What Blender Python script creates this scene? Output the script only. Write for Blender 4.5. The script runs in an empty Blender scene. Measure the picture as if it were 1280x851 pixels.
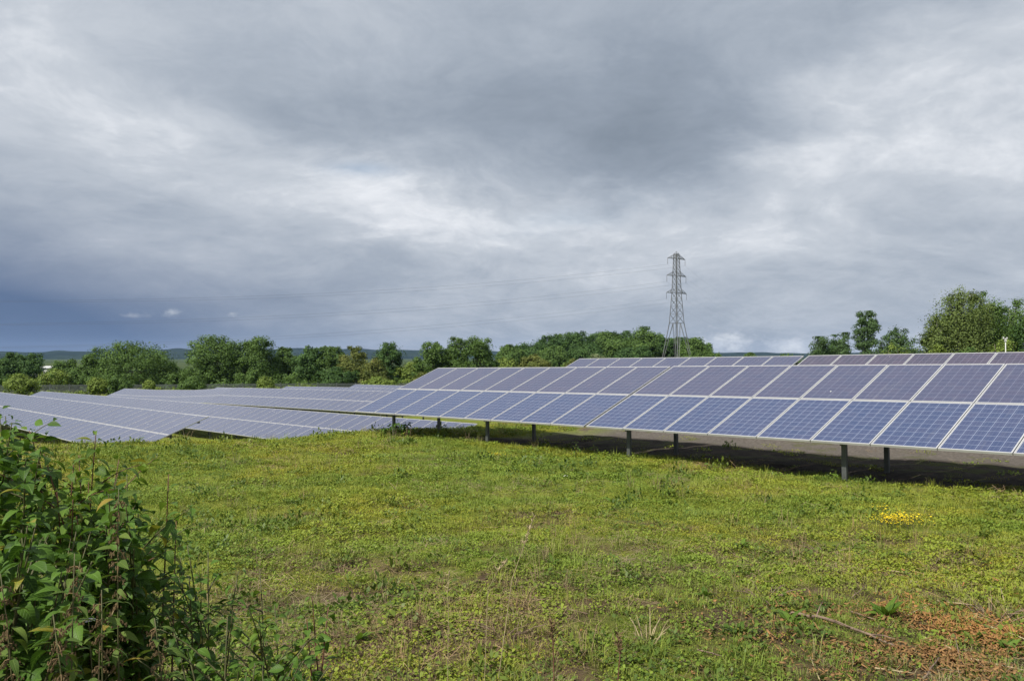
import bpy, math, random
import numpy as np
from mathutils import Matrix, Vector
R = math.radians
rng = np.random.default_rng(7)
random.seed(7)
sc = bpy.context.scene
col = sc.collection

# ------------------------------------------------------------------ camera
F = 1053.0                    # focal length in pixels of the 1280 px wide photograph
HY = 447.0                    # horizon row
cam = bpy.data.cameras.new('camera')
cam.sensor_width = 36.0
cam.lens = F / 1280 * 36
cam.clip_start = 0.05
cam.clip_end = 20000
camo = bpy.data.objects.new('camera', cam)
col.objects.link(camo)
camo.location = (0, 0, 0)     # eye level is z = 0
camo.rotation_euler = (R(90) + math.atan((HY - 425.5) / F), 0, 0)
sc.camera = camo

# ------------------------------------------------------------------ light
SUN_EL, SUN_AZ = 50.0, 226.0   # azimuth clockwise from +Y
sun = bpy.data.lights.new('sun', 'SUN')
sun.energy = 5.0
sun.angle = R(0.6)
sun.color = (1.0, 0.95, 0.86)
suno = bpy.data.objects.new('sun', sun)
col.objects.link(suno)
sdir = Vector((math.sin(R(SUN_AZ)) * math.cos(R(SUN_EL)), math.cos(R(SUN_AZ)) * math.cos(R(SUN_EL)), math.sin(R(SUN_EL))))
suno.rotation_euler = sdir.to_track_quat('Z', 'Y').to_euler()
suno.location = sdir * 50

sc.view_settings.view_transform = 'Standard'
sc.view_settings.look = 'None'
sc.view_settings.exposure = 0.30
sc.view_settings.gamma = 1.0
sc.view_settings.use_curve_mapping = False
sc.cycles.max_bounces = 6
sc.cycles.transparent_max_bounces = 6
sc.cycles.volume_bounces = 0


class NT:
    """small helper for node trees"""
    def __init__(self, nt):
        self.nt = nt
        self.n = nt.nodes
        self.l = nt.links

    def new(self, t, **kw):
        x = self.n.new(t)
        for k, v in kw.items():
            setattr(x, k, v)
        return x

    def put(self, sock, v):
        if hasattr(v, 'is_output'):
            self.l.new(v, sock)
        else:
            if isinstance(v, (tuple, list)) and len(v) == 3 and sock.type == 'RGBA':
                v = (*v, 1)
            sock.default_value = v

    def m(self, op, a, b=None, c=None, clamp=False):
        x = self.new('ShaderNodeMath', operation=op, use_clamp=clamp)
        self.put(x.inputs[0], a)
        if b is not None: self.put(x.inputs[1], b)
        if c is not None: self.put(x.inputs[2], c)
        return x.outputs[0]

    def vm(self, op, a, b=None, scale=None):
        x = self.new('ShaderNodeVectorMath', operation=op)
        self.put(x.inputs[0], a)
        if b is not None: self.put(x.inputs[1], b)
        if scale is not None: self.put(x.inputs['Scale'], scale)
        return x.outputs['Value'] if op in ('DOT_PRODUCT', 'LENGTH') else x.outputs[0]

    def noise(self, vec, scale, detail=4, rough=0.55, dist=0.0, dim='3D'):
        x = self.new('ShaderNodeTexNoise', noise_dimensions=dim)
        self.put(x.inputs['Vector'], vec)
        x.inputs['Scale'].default_value = scale
        x.inputs['Detail'].default_value = detail
        x.inputs['Roughness'].default_value = rough
        x.inputs['Distortion'].default_value = dist
        return x.outputs[0]

    def mix(self, f, a, b, mode='MIX'):
        x = self.new('ShaderNodeMix', data_type='RGBA', blend_type=mode)
        x.clamp_factor = True
        self.put(x.inputs[0], f)
        self.put(x.inputs[6], a)
        self.put(x.inputs[7], b)
        return x.outputs[2]

    def ramp(self, f, stops, interp='LINEAR'):
        x = self.new('ShaderNodeValToRGB')
        x.color_ramp.interpolation = interp
        e = x.color_ramp.elements
        while len(e) < len(stops): e.new(0.5)
        for i, (p, c) in enumerate(stops):
            e[i].position = p
            e[i].color = (*c, 1) if len(c) == 3 else c
        self.put(x.inputs[0], f)
        return x.outputs[0]

    def sstep(self, v, a, b):
        x = self.new('ShaderNodeMapRange', interpolation_type='SMOOTHSTEP')
        self.put(x.inputs[0], v)
        x.inputs[1].default_value = a
        x.inputs[2].default_value = b
        return x.outputs[0]

    def xyz(self, v):
        x = self.new('ShaderNodeSeparateXYZ')
        self.put(x.inputs[0], v)
        return x.outputs

    def comb(self, a, b, c):
        x = self.new('ShaderNodeCombineXYZ')
        self.put(x.inputs[0], a); self.put(x.inputs[1], b); self.put(x.inputs[2], c)
        return x.outputs[0]


# ------------------------------------------------------------------ sky: clear sky behind a broken storm deck
def make_world():
    w = bpy.data.worlds.new('World')
    sc.world = w
    w.use_nodes = True
    w.node_tree.nodes.clear()
    T = NT(w.node_tree)
    sky = T.new('ShaderNodeTexSky', sky_type='NISHITA')
    sky.sun_disc = False
    sky.sun_elevation = R(SUN_EL)
    sky.sun_rotation = R(SUN_AZ)
    bg1 = T.new('ShaderNodeBackground')
    T.l.new(sky.outputs[0], bg1.inputs[0])
    bg1.inputs[1].default_value = 0.09
    d = T.new('ShaderNodeTexCoord').outputs['Generated']
    x, y, z = T.xyz(d)
    el = T.m('MULTIPLY', T.m('ARCSINE', z), 57.2958)
    az = T.m('MULTIPLY', T.m('ARCTAN2', x, y), 57.2958)
    zz = T.m('ADD', T.m('MAXIMUM', z, 0.0), 0.27)
    p = T.comb(T.m('DIVIDE', x, zz), T.m('DIVIDE', y, zz), 0.0)
    ps = T.comb(T.m('DIVIDE', x, zz), T.m('MULTIPLY', T.m('DIVIDE', y, zz), 1.0), 3.7)
    wv = T.new('ShaderNodeTexNoise'); T.put(wv.inputs['Vector'], T.vm('ADD', p, (3.3, 8.8, .5))); wv.inputs['Scale'].default_value = 1.3; wv.inputs['Detail'].default_value = 5
    p = T.vm('ADD', p, T.vm('SCALE', T.vm('SUBTRACT', wv.outputs['Color'], (.5, .5, .5)), scale=0.55))
    ps = T.vm('ADD', ps, T.vm('SCALE', T.vm('SUBTRACT', wv.outputs['Color'], (.5, .5, .5)), scale=0.35))
    n_big = T.noise(p, 0.55, 3, 0.5)
    n_mid = T.noise(ps, 1.7, 10, 0.64, 0.0)
    n_fine = T.noise(T.vm('ADD', p, (7.1, 2.3, 0)), 4.6, 9, 0.66, 0.0)
    ps2 = T.vm('ADD', p, (11.3, 5.2, 1.0))
    wa = T.m('MULTIPLY', T.m('SUBTRACT', T.noise(ps2, 1.6, 7, 0.6), 0.5), 16.0)
    we = T.m('MULTIPLY', T.m('SUBTRACT', T.noise(T.vm('ADD', ps2, (4, 9, 2)), 2.0, 8, 0.62), 0.5), 9.0)
    azw = T.m('ADD', az, wa)
    elw = T.m('ADD', el, we)

    def blob(a0, e0, sa, se, rot=0.0, A=azw, E=elw, pw=1.0):
        da = T.m('SUBTRACT', A, a0)
        de = T.m('SUBTRACT', E, e0)
        c, s = math.cos(R(rot)), math.sin(R(rot))
        u = T.m('DIVIDE', T.m('ADD', T.m('MULTIPLY', da, c), T.m('MULTIPLY', de, s)), sa)
        v = T.m('DIVIDE', T.m('SUBTRACT', T.m('MULTIPLY', de, c), T.m('MULTIPLY', da, s)), se)
        q = T.m('ADD', T.m('MULTIPLY', u, u), T.m('MULTIPLY', v, v))
        if pw != 1.0:
            q = T.m('POWER', q, pw)
        return T.m('EXPONENT', T.m('MULTIPLY', q, -1.0))
    v = 0.68
    feats = [
        (7, 16.8, 19, 4.8, 3, -0.43), (-16, 16.8, 15, 3.8, -4, -0.14), (12.5, 12.6, 6.0, 3.0, -22, -0.34), (2, 24, 30, 4, 0, -0.10),
        (-14, 11.3, 11, 2.6, -6, 0.17), (-26, 13.2, 7, 2.0, 0, 0.12), (-4, 9.2, 13, 2.6, -4, 0.18), (25, 15.0, 11, 4.0, 18, 0.22),
        (22, 9.5, 14, 3.0, 8, 0.12), (-30, 17.5, 6, 3.5, 0, 0.13), (-29, 9.5, 9, 2.2, 0, -0.10), (29, 21.5, 6, 2.4, 10, -0.14),
        (14, 4.2, 26, 3.6, 0, -0.14), (-12, 5.0, 12, 3.5, 0, -0.06), (24.5, 17.5, 5, 1.6, 20, 0.16), (19, 12.6, 4, 1.2, 0, 0.14), (0, 35, 60, 9, 0, 0.05), (-27, 9.5, 9, 3.6, 0, 0.09), (4, 8.0, 16, 2.6, 0, 0.07),
    ]
    for f in feats:
        v = T.m('ADD', v, T.m('MULTIPLY', blob(*f[:5]), f[5]))
    v = T.m('ADD', v, T.m('MULTIPLY', T.m('SUBTRACT', n_mid, 0.5), 0.85))
    v = T.m('ADD', v, T.m('MULTIPLY', T.m('SUBTRACT', n_fine, 0.5), 0.52))
    v = T.m('ADD', v, T.m('MULTIPLY', T.m('SUBTRACT', n_big, 0.5), 0.25))
    c = T.ramp(v, [(0.0, (.185, .222, .272)), (0.3, (.255, .296, .356)), (0.55, (.345, .386, .446)), (0.8, (.475, .51, .56)), (1.0, (.69, .71, .745))])
    storm = T.m('ADD', blob(-36, 0.3, 19, 6.8, -6, A=T.m('ADD', az, T.m('MULTIPLY', wa, 0.25)), E=T.m('ADD', el, T.m('MULTIPLY', we, 0.18))),
                T.m('MULTIPLY', blob(-34, 1, 30, 6.2, 0, A=az, E=el), 0.40), clamp=True)
    c = T.mix(T.m('MULTIPLY', storm, 0.97), c, (.080, .126, .225))
    # pale lilac band low over the hills under the storm
    c = T.mix(T.m('MULTIPLY', blob(-19, 0.5, 10, 0.5, 0, A=az, E=el), 0.35), c, (.26, .30, .40))
    # small bright cumulus heads low over the horizon
    pl = T.comb(T.m('MULTIPLY', az, 0.5), T.m('MULTIPLY', el, 0.9), 1.0)
    cn = T.noise(pl, 2.2, 9, 0.66)
    cum = None
    for (a0, e0, sa, se, k) in [(14.0, 1.0, 2.8, 1.0, 0.9), (18.3, 0.7, 1.8, 0.8, 0.9), (1.5, 0.5, 2.4, 0.5, 0.75), (-21.9, 2.85, 0.75, 0.3, 0.55), (-24.2, 2.6, 0.9, 0.22, 0.4), (-18.4, 2.8, 0.45, 0.25, 0.55)]:
        b = blob(a0, e0, sa, se, 0, A=az, E=el)
        b = T.m('MULTIPLY', T.sstep(T.m('ADD', b, T.m('MULTIPLY', T.m('SUBTRACT', cn, 0.5), 2.0)), 0.30, 1.35), k)
        cum = b if cum is None else T.m('MAXIMUM', cum, b)
    c = T.mix(T.m('MULTIPLY', cum, T.m('ADD', 0.45, T.m('MULTIPLY', cn, 0.7))), c, (.66, .68, .70))
    bg2 = T.new('ShaderNodeBackground')
    T.l.new(c, bg2.inputs[0])
    bg2.inputs[1].default_value = 1.0
    # blue gaps
    gap = T.m('MAXIMUM', T.m('MULTIPLY', blob(-10.2, 12.4, 2.3, 0.45, 0, A=T.m('ADD', az, T.m('MULTIPLY', wa, .2)), E=T.m('ADD', el, T.m('MULTIPLY', we, .12))), 0.45),
              T.m('MULTIPLY', T.sstep(n_big, 0.60, 0.72), T.sstep(el, 26, 40)))
    gap = T.m('MAXIMUM', gap, T.m('MULTIPLY', blob(4.5, 9.8, 5.0, 1.1, 0), 0.16))
    mx = T.new('ShaderNodeMixShader')
    T.put(mx.inputs[0], gap)
    T.l.new(bg2.outputs[0], mx.inputs[1])
    T.l.new(bg1.outputs[0], mx.inputs[2])
    out = T.new('ShaderNodeOutputWorld')
    T.l.new(mx.outputs[0], out.inputs[0])
    w.cycles.sampling_method = 'MANUAL'
    w.cycles.sample_map_resolution = 512


make_world()

# ------------------------------------------------------------------ field coordinates: t runs along the rows, n across them
AZ = R(-47.623)
TV = np.array([math.cos(AZ), math.sin(AZ)])
NV = np.array([-math.sin(AZ), math.cos(AZ)])
TILT = R(22.08)
PW, PL = 1.01, 1.66            # pitch of the modules along the row and up the slope


def tn(x, y): return x * TV[0] + y * TV[1], x * NV[0] + y * NV[1]
def xy(t, n): return t * TV[0] + n * NV[0], t * TV[1] + n * NV[1]


def vnoise(x, y, seed=0):
    """value noise on numpy arrays, 0..1"""
    xi, yi = np.floor(x).astype(np.int64), np.floor(y).astype(np.int64)
    fx, fy = x - xi, y - yi
    fx = fx * fx * (3 - 2 * fx); fy = fy * fy * (3 - 2 * fy)
    def h(a, b):
        k = (a * 374761393 + b * 668265263 + seed * 982451653) & 0xffffffff
        k = ((k ^ (k >> 13)) * 1274126177) & 0xffffffff
        return ((k ^ (k >> 16)) & 0xffff) / 65535.0
    return (h(xi, yi) * (1 - fx) + h(xi + 1, yi) * fx) * (1 - fy) + (h(xi, yi + 1) * (1 - fx) + h(xi + 1, yi + 1) * fx) * fy


def sm(v, a, b):
    u = np.clip((v - a) / (b - a), 0, 1)
    return u * u * (3 - 2 * u)


# lower edge heights of the rows in the lower field: n -> [(t, z)...]
ROWS = {
    10.4: [(-75, -3.74), (-32.3, -3.57)],
    20.0: [(-102, -4.81), (-30, -4.10), (-27, -4.07)],
    29.72: [(-101, -4.85), (-92.5, -4.72), (-80, -4.39), (-72, -3.94), (-51, -3.62), (-30, -3.40)],
    39.4: [(-100, -4.87), (-80, -4.62), (-40, -4.10)],
    49.0: [(-101, -5.00), (-84, -4.68), (-40, -4.3)],
    58.6: [(-100, -4.91), (-88, -4.78), (-40, -4.5)],
}
CLEAR = 0.62


def row_z(n, t):
    pts = ROWS[n]
    return np.interp(t, [p[0] for p in pts], [p[1] for p in pts])


def ground(x, y):
    x = np.asarray(x, float); y = np.asarray(y, float)
    t, n = tn(x, y)
    tc = np.clip(t, -40, 2)
    plat = -2.085 + 0.0131 * (tc + 12.1) - 0.10 * sm(n, 14.0, 17) + 0.36 * sm(n, 18.4, 21)
    plat = plat + 0.17 * np.exp(-((x + 11.5) / 4.0) ** 2 - ((y - 19.5) / 3.0) ** 2)
    keys = sorted(ROWS)
    low = np.zeros_like(x)
    zs = [row_z(k, t) - CLEAR for k in keys]
    nn = np.array(keys) + 1.5
    nc = np.clip(n, nn[0], nn[-1])
    for i in range(len(keys) - 1):
        m = (nc >= nn[i]) & (nc <= nn[i + 1])
        f = np.clip((nc - nn[i]) / (nn[i + 1] - nn[i]), 0, 1)
        low = np.where(m, zs[i] * (1 - f) + zs[i + 1] * f, low)
    s1 = (x + 4.9) * -0.61 + (y - 25.2) * 0.79
    s2 = -(t + 22.4)
    k = 1.2
    s = np.log(np.exp(np.clip(s1 / k, -40, 40)) + np.exp(np.clip(s2 / k, -40, 40))) * k - 0.3
    s = np.where((s1 < -20) & (s2 < -20), -20, s)
    s = s + (vnoise(x * .35, y * .35, 5) - .5) * 1.0
    f = sm(s, -0.6, 6.0)
    z = plat * (1 - f) + low * f
    r = np.hypot(x, y)
    far = sm(r, 115, 165)
    side = sm(np.arctan2(x, y), 0.12, 0.30)
    z = z * (1 - far) + far * (-6.0 + 3.2 * side * (1 - sm(r, 250, 700)))
    near = 1 - sm(r, 40, 90)
    z = z + near * ((vnoise(x * .8, y * .8, 1) - .5) * 0.10 + (vnoise(x * 2.7, y * 2.7, 2) - .5) * 0.045 + (vnoise(x * 8, y * 8, 3) - .5) * 0.018)
    return z


def gz(x, y): return float(ground(np.array([x]), np.array([y]))[0])
def px(u, d): return (u - 640) / F * d          # photograph column at a depth -> x
def pz(v, d): return (HY - v) / F * d           # photograph row at a depth -> z


# ------------------------------------------------------------------ mesh helpers
def link(o, parent=None):
    col.objects.link(o)
    if parent: o.parent = parent
    return o


def tag(o, label=None, cat=None, group=None, kind=None):
    if label: o['label'] = label
    if cat: o['category'] = cat
    if group: o['group'] = group
    if kind: o['kind'] = kind
    return o


def empty(name, loc=(0, 0, 0)):
    o = bpy.data.objects.new(name, None)
    o.empty_display_size = 0.2
    o.location = loc
    col.objects.link(o)
    return o


class MB:
    """collects geometry as numpy blocks and builds one mesh"""
    def __init__(self):
        self.v = []; self.f = []; self.mi = []; self.t = []; self.n = 0; self.uv = []

    def add(self, verts, faces, mi=0, tint=0.5, uv=None):
        verts = np.asarray(verts, float).reshape(-1, 3)
        self.v.append(verts)
        for fc in faces:
            self.f.append([a + self.n for a in fc])
            self.mi.append(mi)
        self.t.append(np.full(len(verts), tint) if np.isscalar(tint) else np.asarray(tint, float))
        self.n += len(verts)

    def box(self, lo, hi, M=None, mi=0, tint=0.5):
        x0, y0, z0 = lo; x1, y1, z1 = hi
        v = np.array([[x0, y0, z0], [x1, y0, z0], [x1, y1, z0], [x0, y1, z0], [x0, y0, z1], [x1, y0, z1], [x1, y1, z1], [x0, y1, z1]], float)
        if M is not None:
            v = v @ np.array(M.to_3x3()).T + np.array(M.translation)
        self.add(v, [(0, 3, 2, 1), (4, 5, 6, 7), (0, 1, 5, 4), (1, 2, 6, 5), (2, 3, 7, 6), (3, 0, 4, 7)], mi, tint)

    def bar(self, a, b, w, h=None, up=(0, 0, 1), mi=0, tint=0.5):
        a = Vector(a); b = Vector(b)
        h = h or w
        d = (b - a); L = d.length; d.normalize()
        u = Vector(up)
        if abs(d.dot(u)) > 0.98: u = Vector((1, 0, 0))
        s = d.cross(u).normalized(); u = s.cross(d)
        M = Matrix((s, d, u)).transposed().to_4x4(); M.translation = a
        self.box((-w / 2, 0, -h / 2), (w / 2, L, h / 2), M, mi, tint)

    def tube(self, pts, rad, n=6, mi=0, tint=0.5, cap=True):
        pts = [Vector(p) for p in pts]
        k = len(pts)
        if np.isscalar(rad): rad = [rad] * k
        V = []
        prev = None
        for i, p in enumerate(pts):
            d = (pts[min(i + 1, k - 1)] - pts[max(i - 1, 0)]).normalized()
            ref = prev if prev is not None else (Vector((1, 0, 0)) if abs(d.x) < .8 else Vector((0, 1, 0)))
            s = (ref - d * ref.dot(d)).normalized()
            prev = s
            u = d.cross(s)
            for j in range(n):
                a = 2 * math.pi * j / n
                V.append(p + (s * math.cos(a) + u * math.sin(a)) * rad[i])
        Fc = []
        for i in range(k - 1):
            for j in range(n):
                Fc.append((i * n + j, i * n + (j + 1) % n, (i + 1) * n + (j + 1) % n, (i + 1) * n + j))
        if cap:
            Fc.append(tuple(range(n - 1, -1, -1)))
            Fc.append(tuple((k - 1) * n + j for j in range(n)))
        self.add([tuple(v) for v in V], Fc, mi, tint)

    def build(self, name, mats, parent=None, smooth=False):
        me = bpy.data.meshes.new(name)
        v = np.concatenate(self.v)
        me.from_pydata(v.tolist(), [], self.f)
        mats = mats if isinstance(mats, (list, tuple)) else [mats]
        for m in mats: me.materials.append(m)
        me.polygons.foreach_set('material_index', self.mi)
        at = me.attributes.new('tint', 'FLOAT', 'POINT')
        at.data.foreach_set('value', np.concatenate(self.t).astype(np.float32))
        if smooth: me.polygons.foreach_set('use_smooth', [True] * len(me.polygons))
        me.update()
        return link(bpy.data.objects.new(name, me), parent)


def fast_mesh(name, verts, quads, mats, tint=None, uv=None, smooth=False):
    """mesh from an (n,3) vertex array and an (m,k) face array"""
    me = bpy.data.meshes.new(name)
    verts = np.ascontiguousarray(verts, np.float32); quads = np.ascontiguousarray(quads, np.int32)
    m, k = quads.shape
    me.vertices.add(len(verts)); me.vertices.foreach_set('co', verts.ravel())
    me.loops.add(m * k); me.loops.foreach_set('vertex_index', quads.ravel())
    me.polygons.add(m)
    me.polygons.foreach_set('loop_start', np.arange(0, m * k, k, dtype=np.int32))
    me.polygons.foreach_set('loop_total', np.full(m, k, np.int32))
    for mm in (mats if isinstance(mats, (list, tuple)) else [mats]): me.materials.append(mm)
    if tint is not None:
        at = me.attributes.new('tint', 'FLOAT', 'POINT')
        at.data.foreach_set('value', np.ascontiguousarray(tint, np.float32))
    if uv is not None:
        l = me.uv_layers.new(name='UVMap')
        l.data.foreach_set('uv', np.ascontiguousarray(uv[quads.ravel()], np.float32).ravel())
    if smooth: me.polygons.foreach_set('use_smooth', np.ones(m, bool))
    me.update(calc_edges=True)
    return me


# ------------------------------------------------------------------ materials
def mat(name):
    m = bpy.data.materials.new(name)
    m.use_nodes = True
    m.node_tree.nodes.clear()
    T = NT(m.node_tree)
    out = T.new('ShaderNodeOutputMaterial')
    return m, T, out


def principled(T, out, color, rough=0.6, metal=0.0, spec=0.5, bump=None, bstr=0.3, bdist=0.01):
    b = T.new('ShaderNodeBsdfPrincipled')
    T.put(b.inputs['Base Color'], color)
    T.put(b.inputs['Roughness'], rough)
    T.put(b.inputs['Metallic'], metal)
    T.put(b.inputs['Specular IOR Level'], spec)
    if bump is not None:
        bp = T.new('ShaderNodeBump')
        bp.inputs['Strength'].default_value = bstr
        bp.inputs['Distance'].default_value = bdist
        T.put(bp.inputs['Height'], bump)
        T.l.new(bp.outputs[0], b.inputs['Normal'])
    if out is not None: T.l.new(b.outputs[0], out.inputs[0])
    return b


def plain(name, c, rough=0.6, metal=0.0, spec=0.5, var=0.25, scale=6.0):
    m, T, out = mat(name)
    o = T.new('ShaderNodeTexCoord').outputs['Object']
    n = T.noise(o, scale, 5, 0.6)
    cc = T.mix(T.sstep(n, 0.3, 0.7), tuple(x * (1 - var) for x in c), tuple(min(1, x * (1 + var)) for x in c))
    principled(T, out, cc, rough, metal, spec)
    return m


def leaf_mat(name, dark, light, alt=None, rough=0.6, trans=0.25, spec=0.15, inst=0.0, veins=False):
    """foliage: per-leaf tint, slight translucency"""
    m, T, out = mat(name)
    a = T.new('ShaderNodeAttribute', attribute_name='tint').outputs['Fac']
    ob = T.new('ShaderNodeObjectInfo').outputs['Random']
    f = a
    if inst: f = T.m('ADD', f, T.m('MULTIPLY', T.m('SUBTRACT', ob, 0.5), inst))
    c = T.mix(f, dark, light)
    if alt is not None: c = T.mix(T.sstep(a, 0.965, 0.98), c, alt)
    b = T.new('ShaderNodeBsdfPrincipled')
    if veins:
        uvn = T.xyz(T.new('ShaderNodeTexCoord').outputs['UV'])
        ax = T.m('ABSOLUTE', T.m('SUBTRACT', uvn[1], 0.5))
        w = T.m('SINE', T.m('MULTIPLY', T.m('SUBTRACT', uvn[0], T.m('MULTIPLY', ax, 0.55)), 48.0))
        vein = T.m('MAXIMUM', T.sstep(w, 0.75, 1.0), T.sstep(T.m('SUBTRACT', 0.06, ax), 0.0, 0.05))
        c = T.mix(T.m('MULTIPLY', vein, 0.35), c, tuple(min(1, x * 1.6 + .01) for x in light))
        bp = T.new('ShaderNodeBump'); bp.inputs['Strength'].default_value = 0.5; bp.inputs['Distance'].default_value = 0.002
        T.put(bp.inputs['Height'], T.m('MULTIPLY', vein, -1.0)); T.l.new(bp.outputs[0], b.inputs['Normal'])
    T.put(b.inputs['Base Color'], c)
    b.inputs['Roughness'].default_value = rough
    b.inputs['Specular IOR Level'].default_value = spec
    tr = T.new('ShaderNodeBsdfTranslucent')
    T.put(tr.inputs[0], T.mix(0.5, c, T.mix(1.0, c, (1.0, 1.0, 0.35), 'MULTIPLY')))
    mx = T.new('ShaderNodeMixShader')
    mx.inputs[0].default_value = trans
    T.l.new(b.outputs[0], mx.inputs[1]); T.l.new(tr.outputs[0], mx.inputs[2])
    T.l.new(mx.outputs[0], out.inputs[0])
    return m


def patch_factors(T):
    """world-space patchiness of the ground cover shared by soil and plants"""
    p = T.new('ShaderNodeNewGeometry').outputs['Position']
    big = T.noise(p, 0.33, 4, 0.6)
    mid = T.noise(T.vm('ADD', p, (31, 7, 0)), 1.3, 5, 0.65)
    fine = T.noise(p, 9.0, 4, 0.6)
    r = T.vm('LENGTH', p)
    t = T.vm('DOT_PRODUCT', p, (float(TV[0]), float(TV[1]), 0))
    n = T.vm('DOT_PRODUCT', p, (float(NV[0]), float(NV[1]), 0))
    return p, big, mid, fine, r, t, n


def ground_mat():
    m, T, out = mat('ground_cover')
    p, big, mid, fine, r, t, n = patch_factors(T)
    green = T.mix(T.sstep(mid, 0.35, 0.65), (.130, .170, .020), (.200, .222, .034))
    green = T.mix(T.sstep(fine, 0.35, 0.75), green, (.090, .110, .02))
    brown = T.mix(T.sstep(fine, 0.3, 0.7), (.115, .080, .045), (.060, .042, .026))
    dry = T.m('ADD', T.m('MULTIPLY', big, 0.6), T.m('MULTIPLY', mid, 0.55))
    # the ground close to the bank has more dead stems and bare soil
    near = T.m('SUBTRACT', 1.0, T.sstep(r, 5.0, 13.0))
    c = T.mix(T.sstep(T.m('ADD', dry, T.m('MULTIPLY', near, 0.17)), 0.58, 0.74), green, brown)
    # crushed stone between the front and the rear row
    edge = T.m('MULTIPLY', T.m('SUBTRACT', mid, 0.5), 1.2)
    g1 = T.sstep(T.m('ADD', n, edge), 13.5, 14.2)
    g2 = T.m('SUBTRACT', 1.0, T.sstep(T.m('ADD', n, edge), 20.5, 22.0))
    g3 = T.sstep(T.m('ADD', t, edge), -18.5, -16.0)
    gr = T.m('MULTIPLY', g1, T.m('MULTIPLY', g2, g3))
    v = T.new('ShaderNodeTexVoronoi'); v.inputs['Scale'].default_value = 22.0
    T.put(v.inputs['Vector'], p)
    stone = T.mix(v.outputs['Color'], (.080, .070, .060), (.140, .122, .106))
    moss = T.sstep(T.noise(p, 1.1, 4, .6), 0.56, 0.7)
    c = T.mix(gr, c, T.mix(T.m('MULTIPLY', moss, .7), stone, (.08, .085, .03)))
    soil = T.mix(T.sstep(fine, .35, .7), (.030, .024, .018), (.058, .046, .035))  # mossy soil, painted darker to deepen the shade under the front table
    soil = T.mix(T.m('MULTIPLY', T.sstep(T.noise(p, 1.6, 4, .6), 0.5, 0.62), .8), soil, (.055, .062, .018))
    shade_band = T.m('MULTIPLY', gr, T.m('SUBTRACT', 1.0, T.sstep(T.m('ADD', n, T.m('MULTIPLY', edge, .5)), 17.7, 18.4)))  # band of that painted shade, behind the front table's lower edge
    c = T.mix(shade_band, c, soil)
    farm = T.sstep(r, 150, 320)
    c = T.mix(farm, c, T.mix(T.sstep(T.noise(p, 0.004, 3), 0.4, 0.6), (.03, .05, .018), (.055, .075, .025)))
    h = T.m('ADD', T.noise(p, 30.0, 5, 0.7), T.m('MULTIPLY', T.noise(p, 7.0, 4, .6), 1.5))
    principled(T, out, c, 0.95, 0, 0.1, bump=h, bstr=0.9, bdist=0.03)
    return m


def cover_mat(name, dark, light, brown, dryness=0.0, trans=0.2, rough=0.6):
    """material of the low plants: instance tint plus the ground's own patchiness"""
    m, T, out = mat(name)
    p, big, mid, fine, r, t, n = patch_factors(T)
    a = T.new('ShaderNodeAttribute', attribute_name='tint').outputs['Fac']
    ob = T.new('ShaderNodeObjectInfo').outputs['Random']
    f = T.m('ADD', T.m('MULTIPLY', a, 0.6), T.m('MULTIPLY', ob, 0.4))
    c = T.mix(f, dark, light)
    c = T.mix(T.m('MULTIPLY', T.sstep(big, 0.42, 0.62), .55), c, tuple(x * y for x, y in zip(light, (1.35, 1.12, .8))))
    dry = T.m('ADD', T.m('MULTIPLY', big, 0.3), T.m('ADD', T.m('MULTIPLY', mid, 0.5), T.m('MULTIPLY', a, 0.25)))
    near = T.m('SUBTRACT', 1.0, T.sstep(r, 5.0, 12.0))
    c = T.mix(T.sstep(T.m('ADD', dry, T.m('ADD', T.m('MULTIPLY', near, 0.055), dryness)), 0.62, 0.74), c, brown)
    b = principled(T, None, c, rough, 0, 0.25)
    tr = T.new('ShaderNodeBsdfTranslucent'); T.put(tr.inputs[0], c)
    mx = T.new('ShaderNodeMixShader'); mx.inputs[0].default_value = trans
    T.l.new(b.outputs[0], mx.inputs[1]); T.l.new(tr.outputs[0], mx.inputs[2])
    T.l.new(mx.outputs[0], out.inputs[0])
    return m


CELL = 0.158


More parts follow.
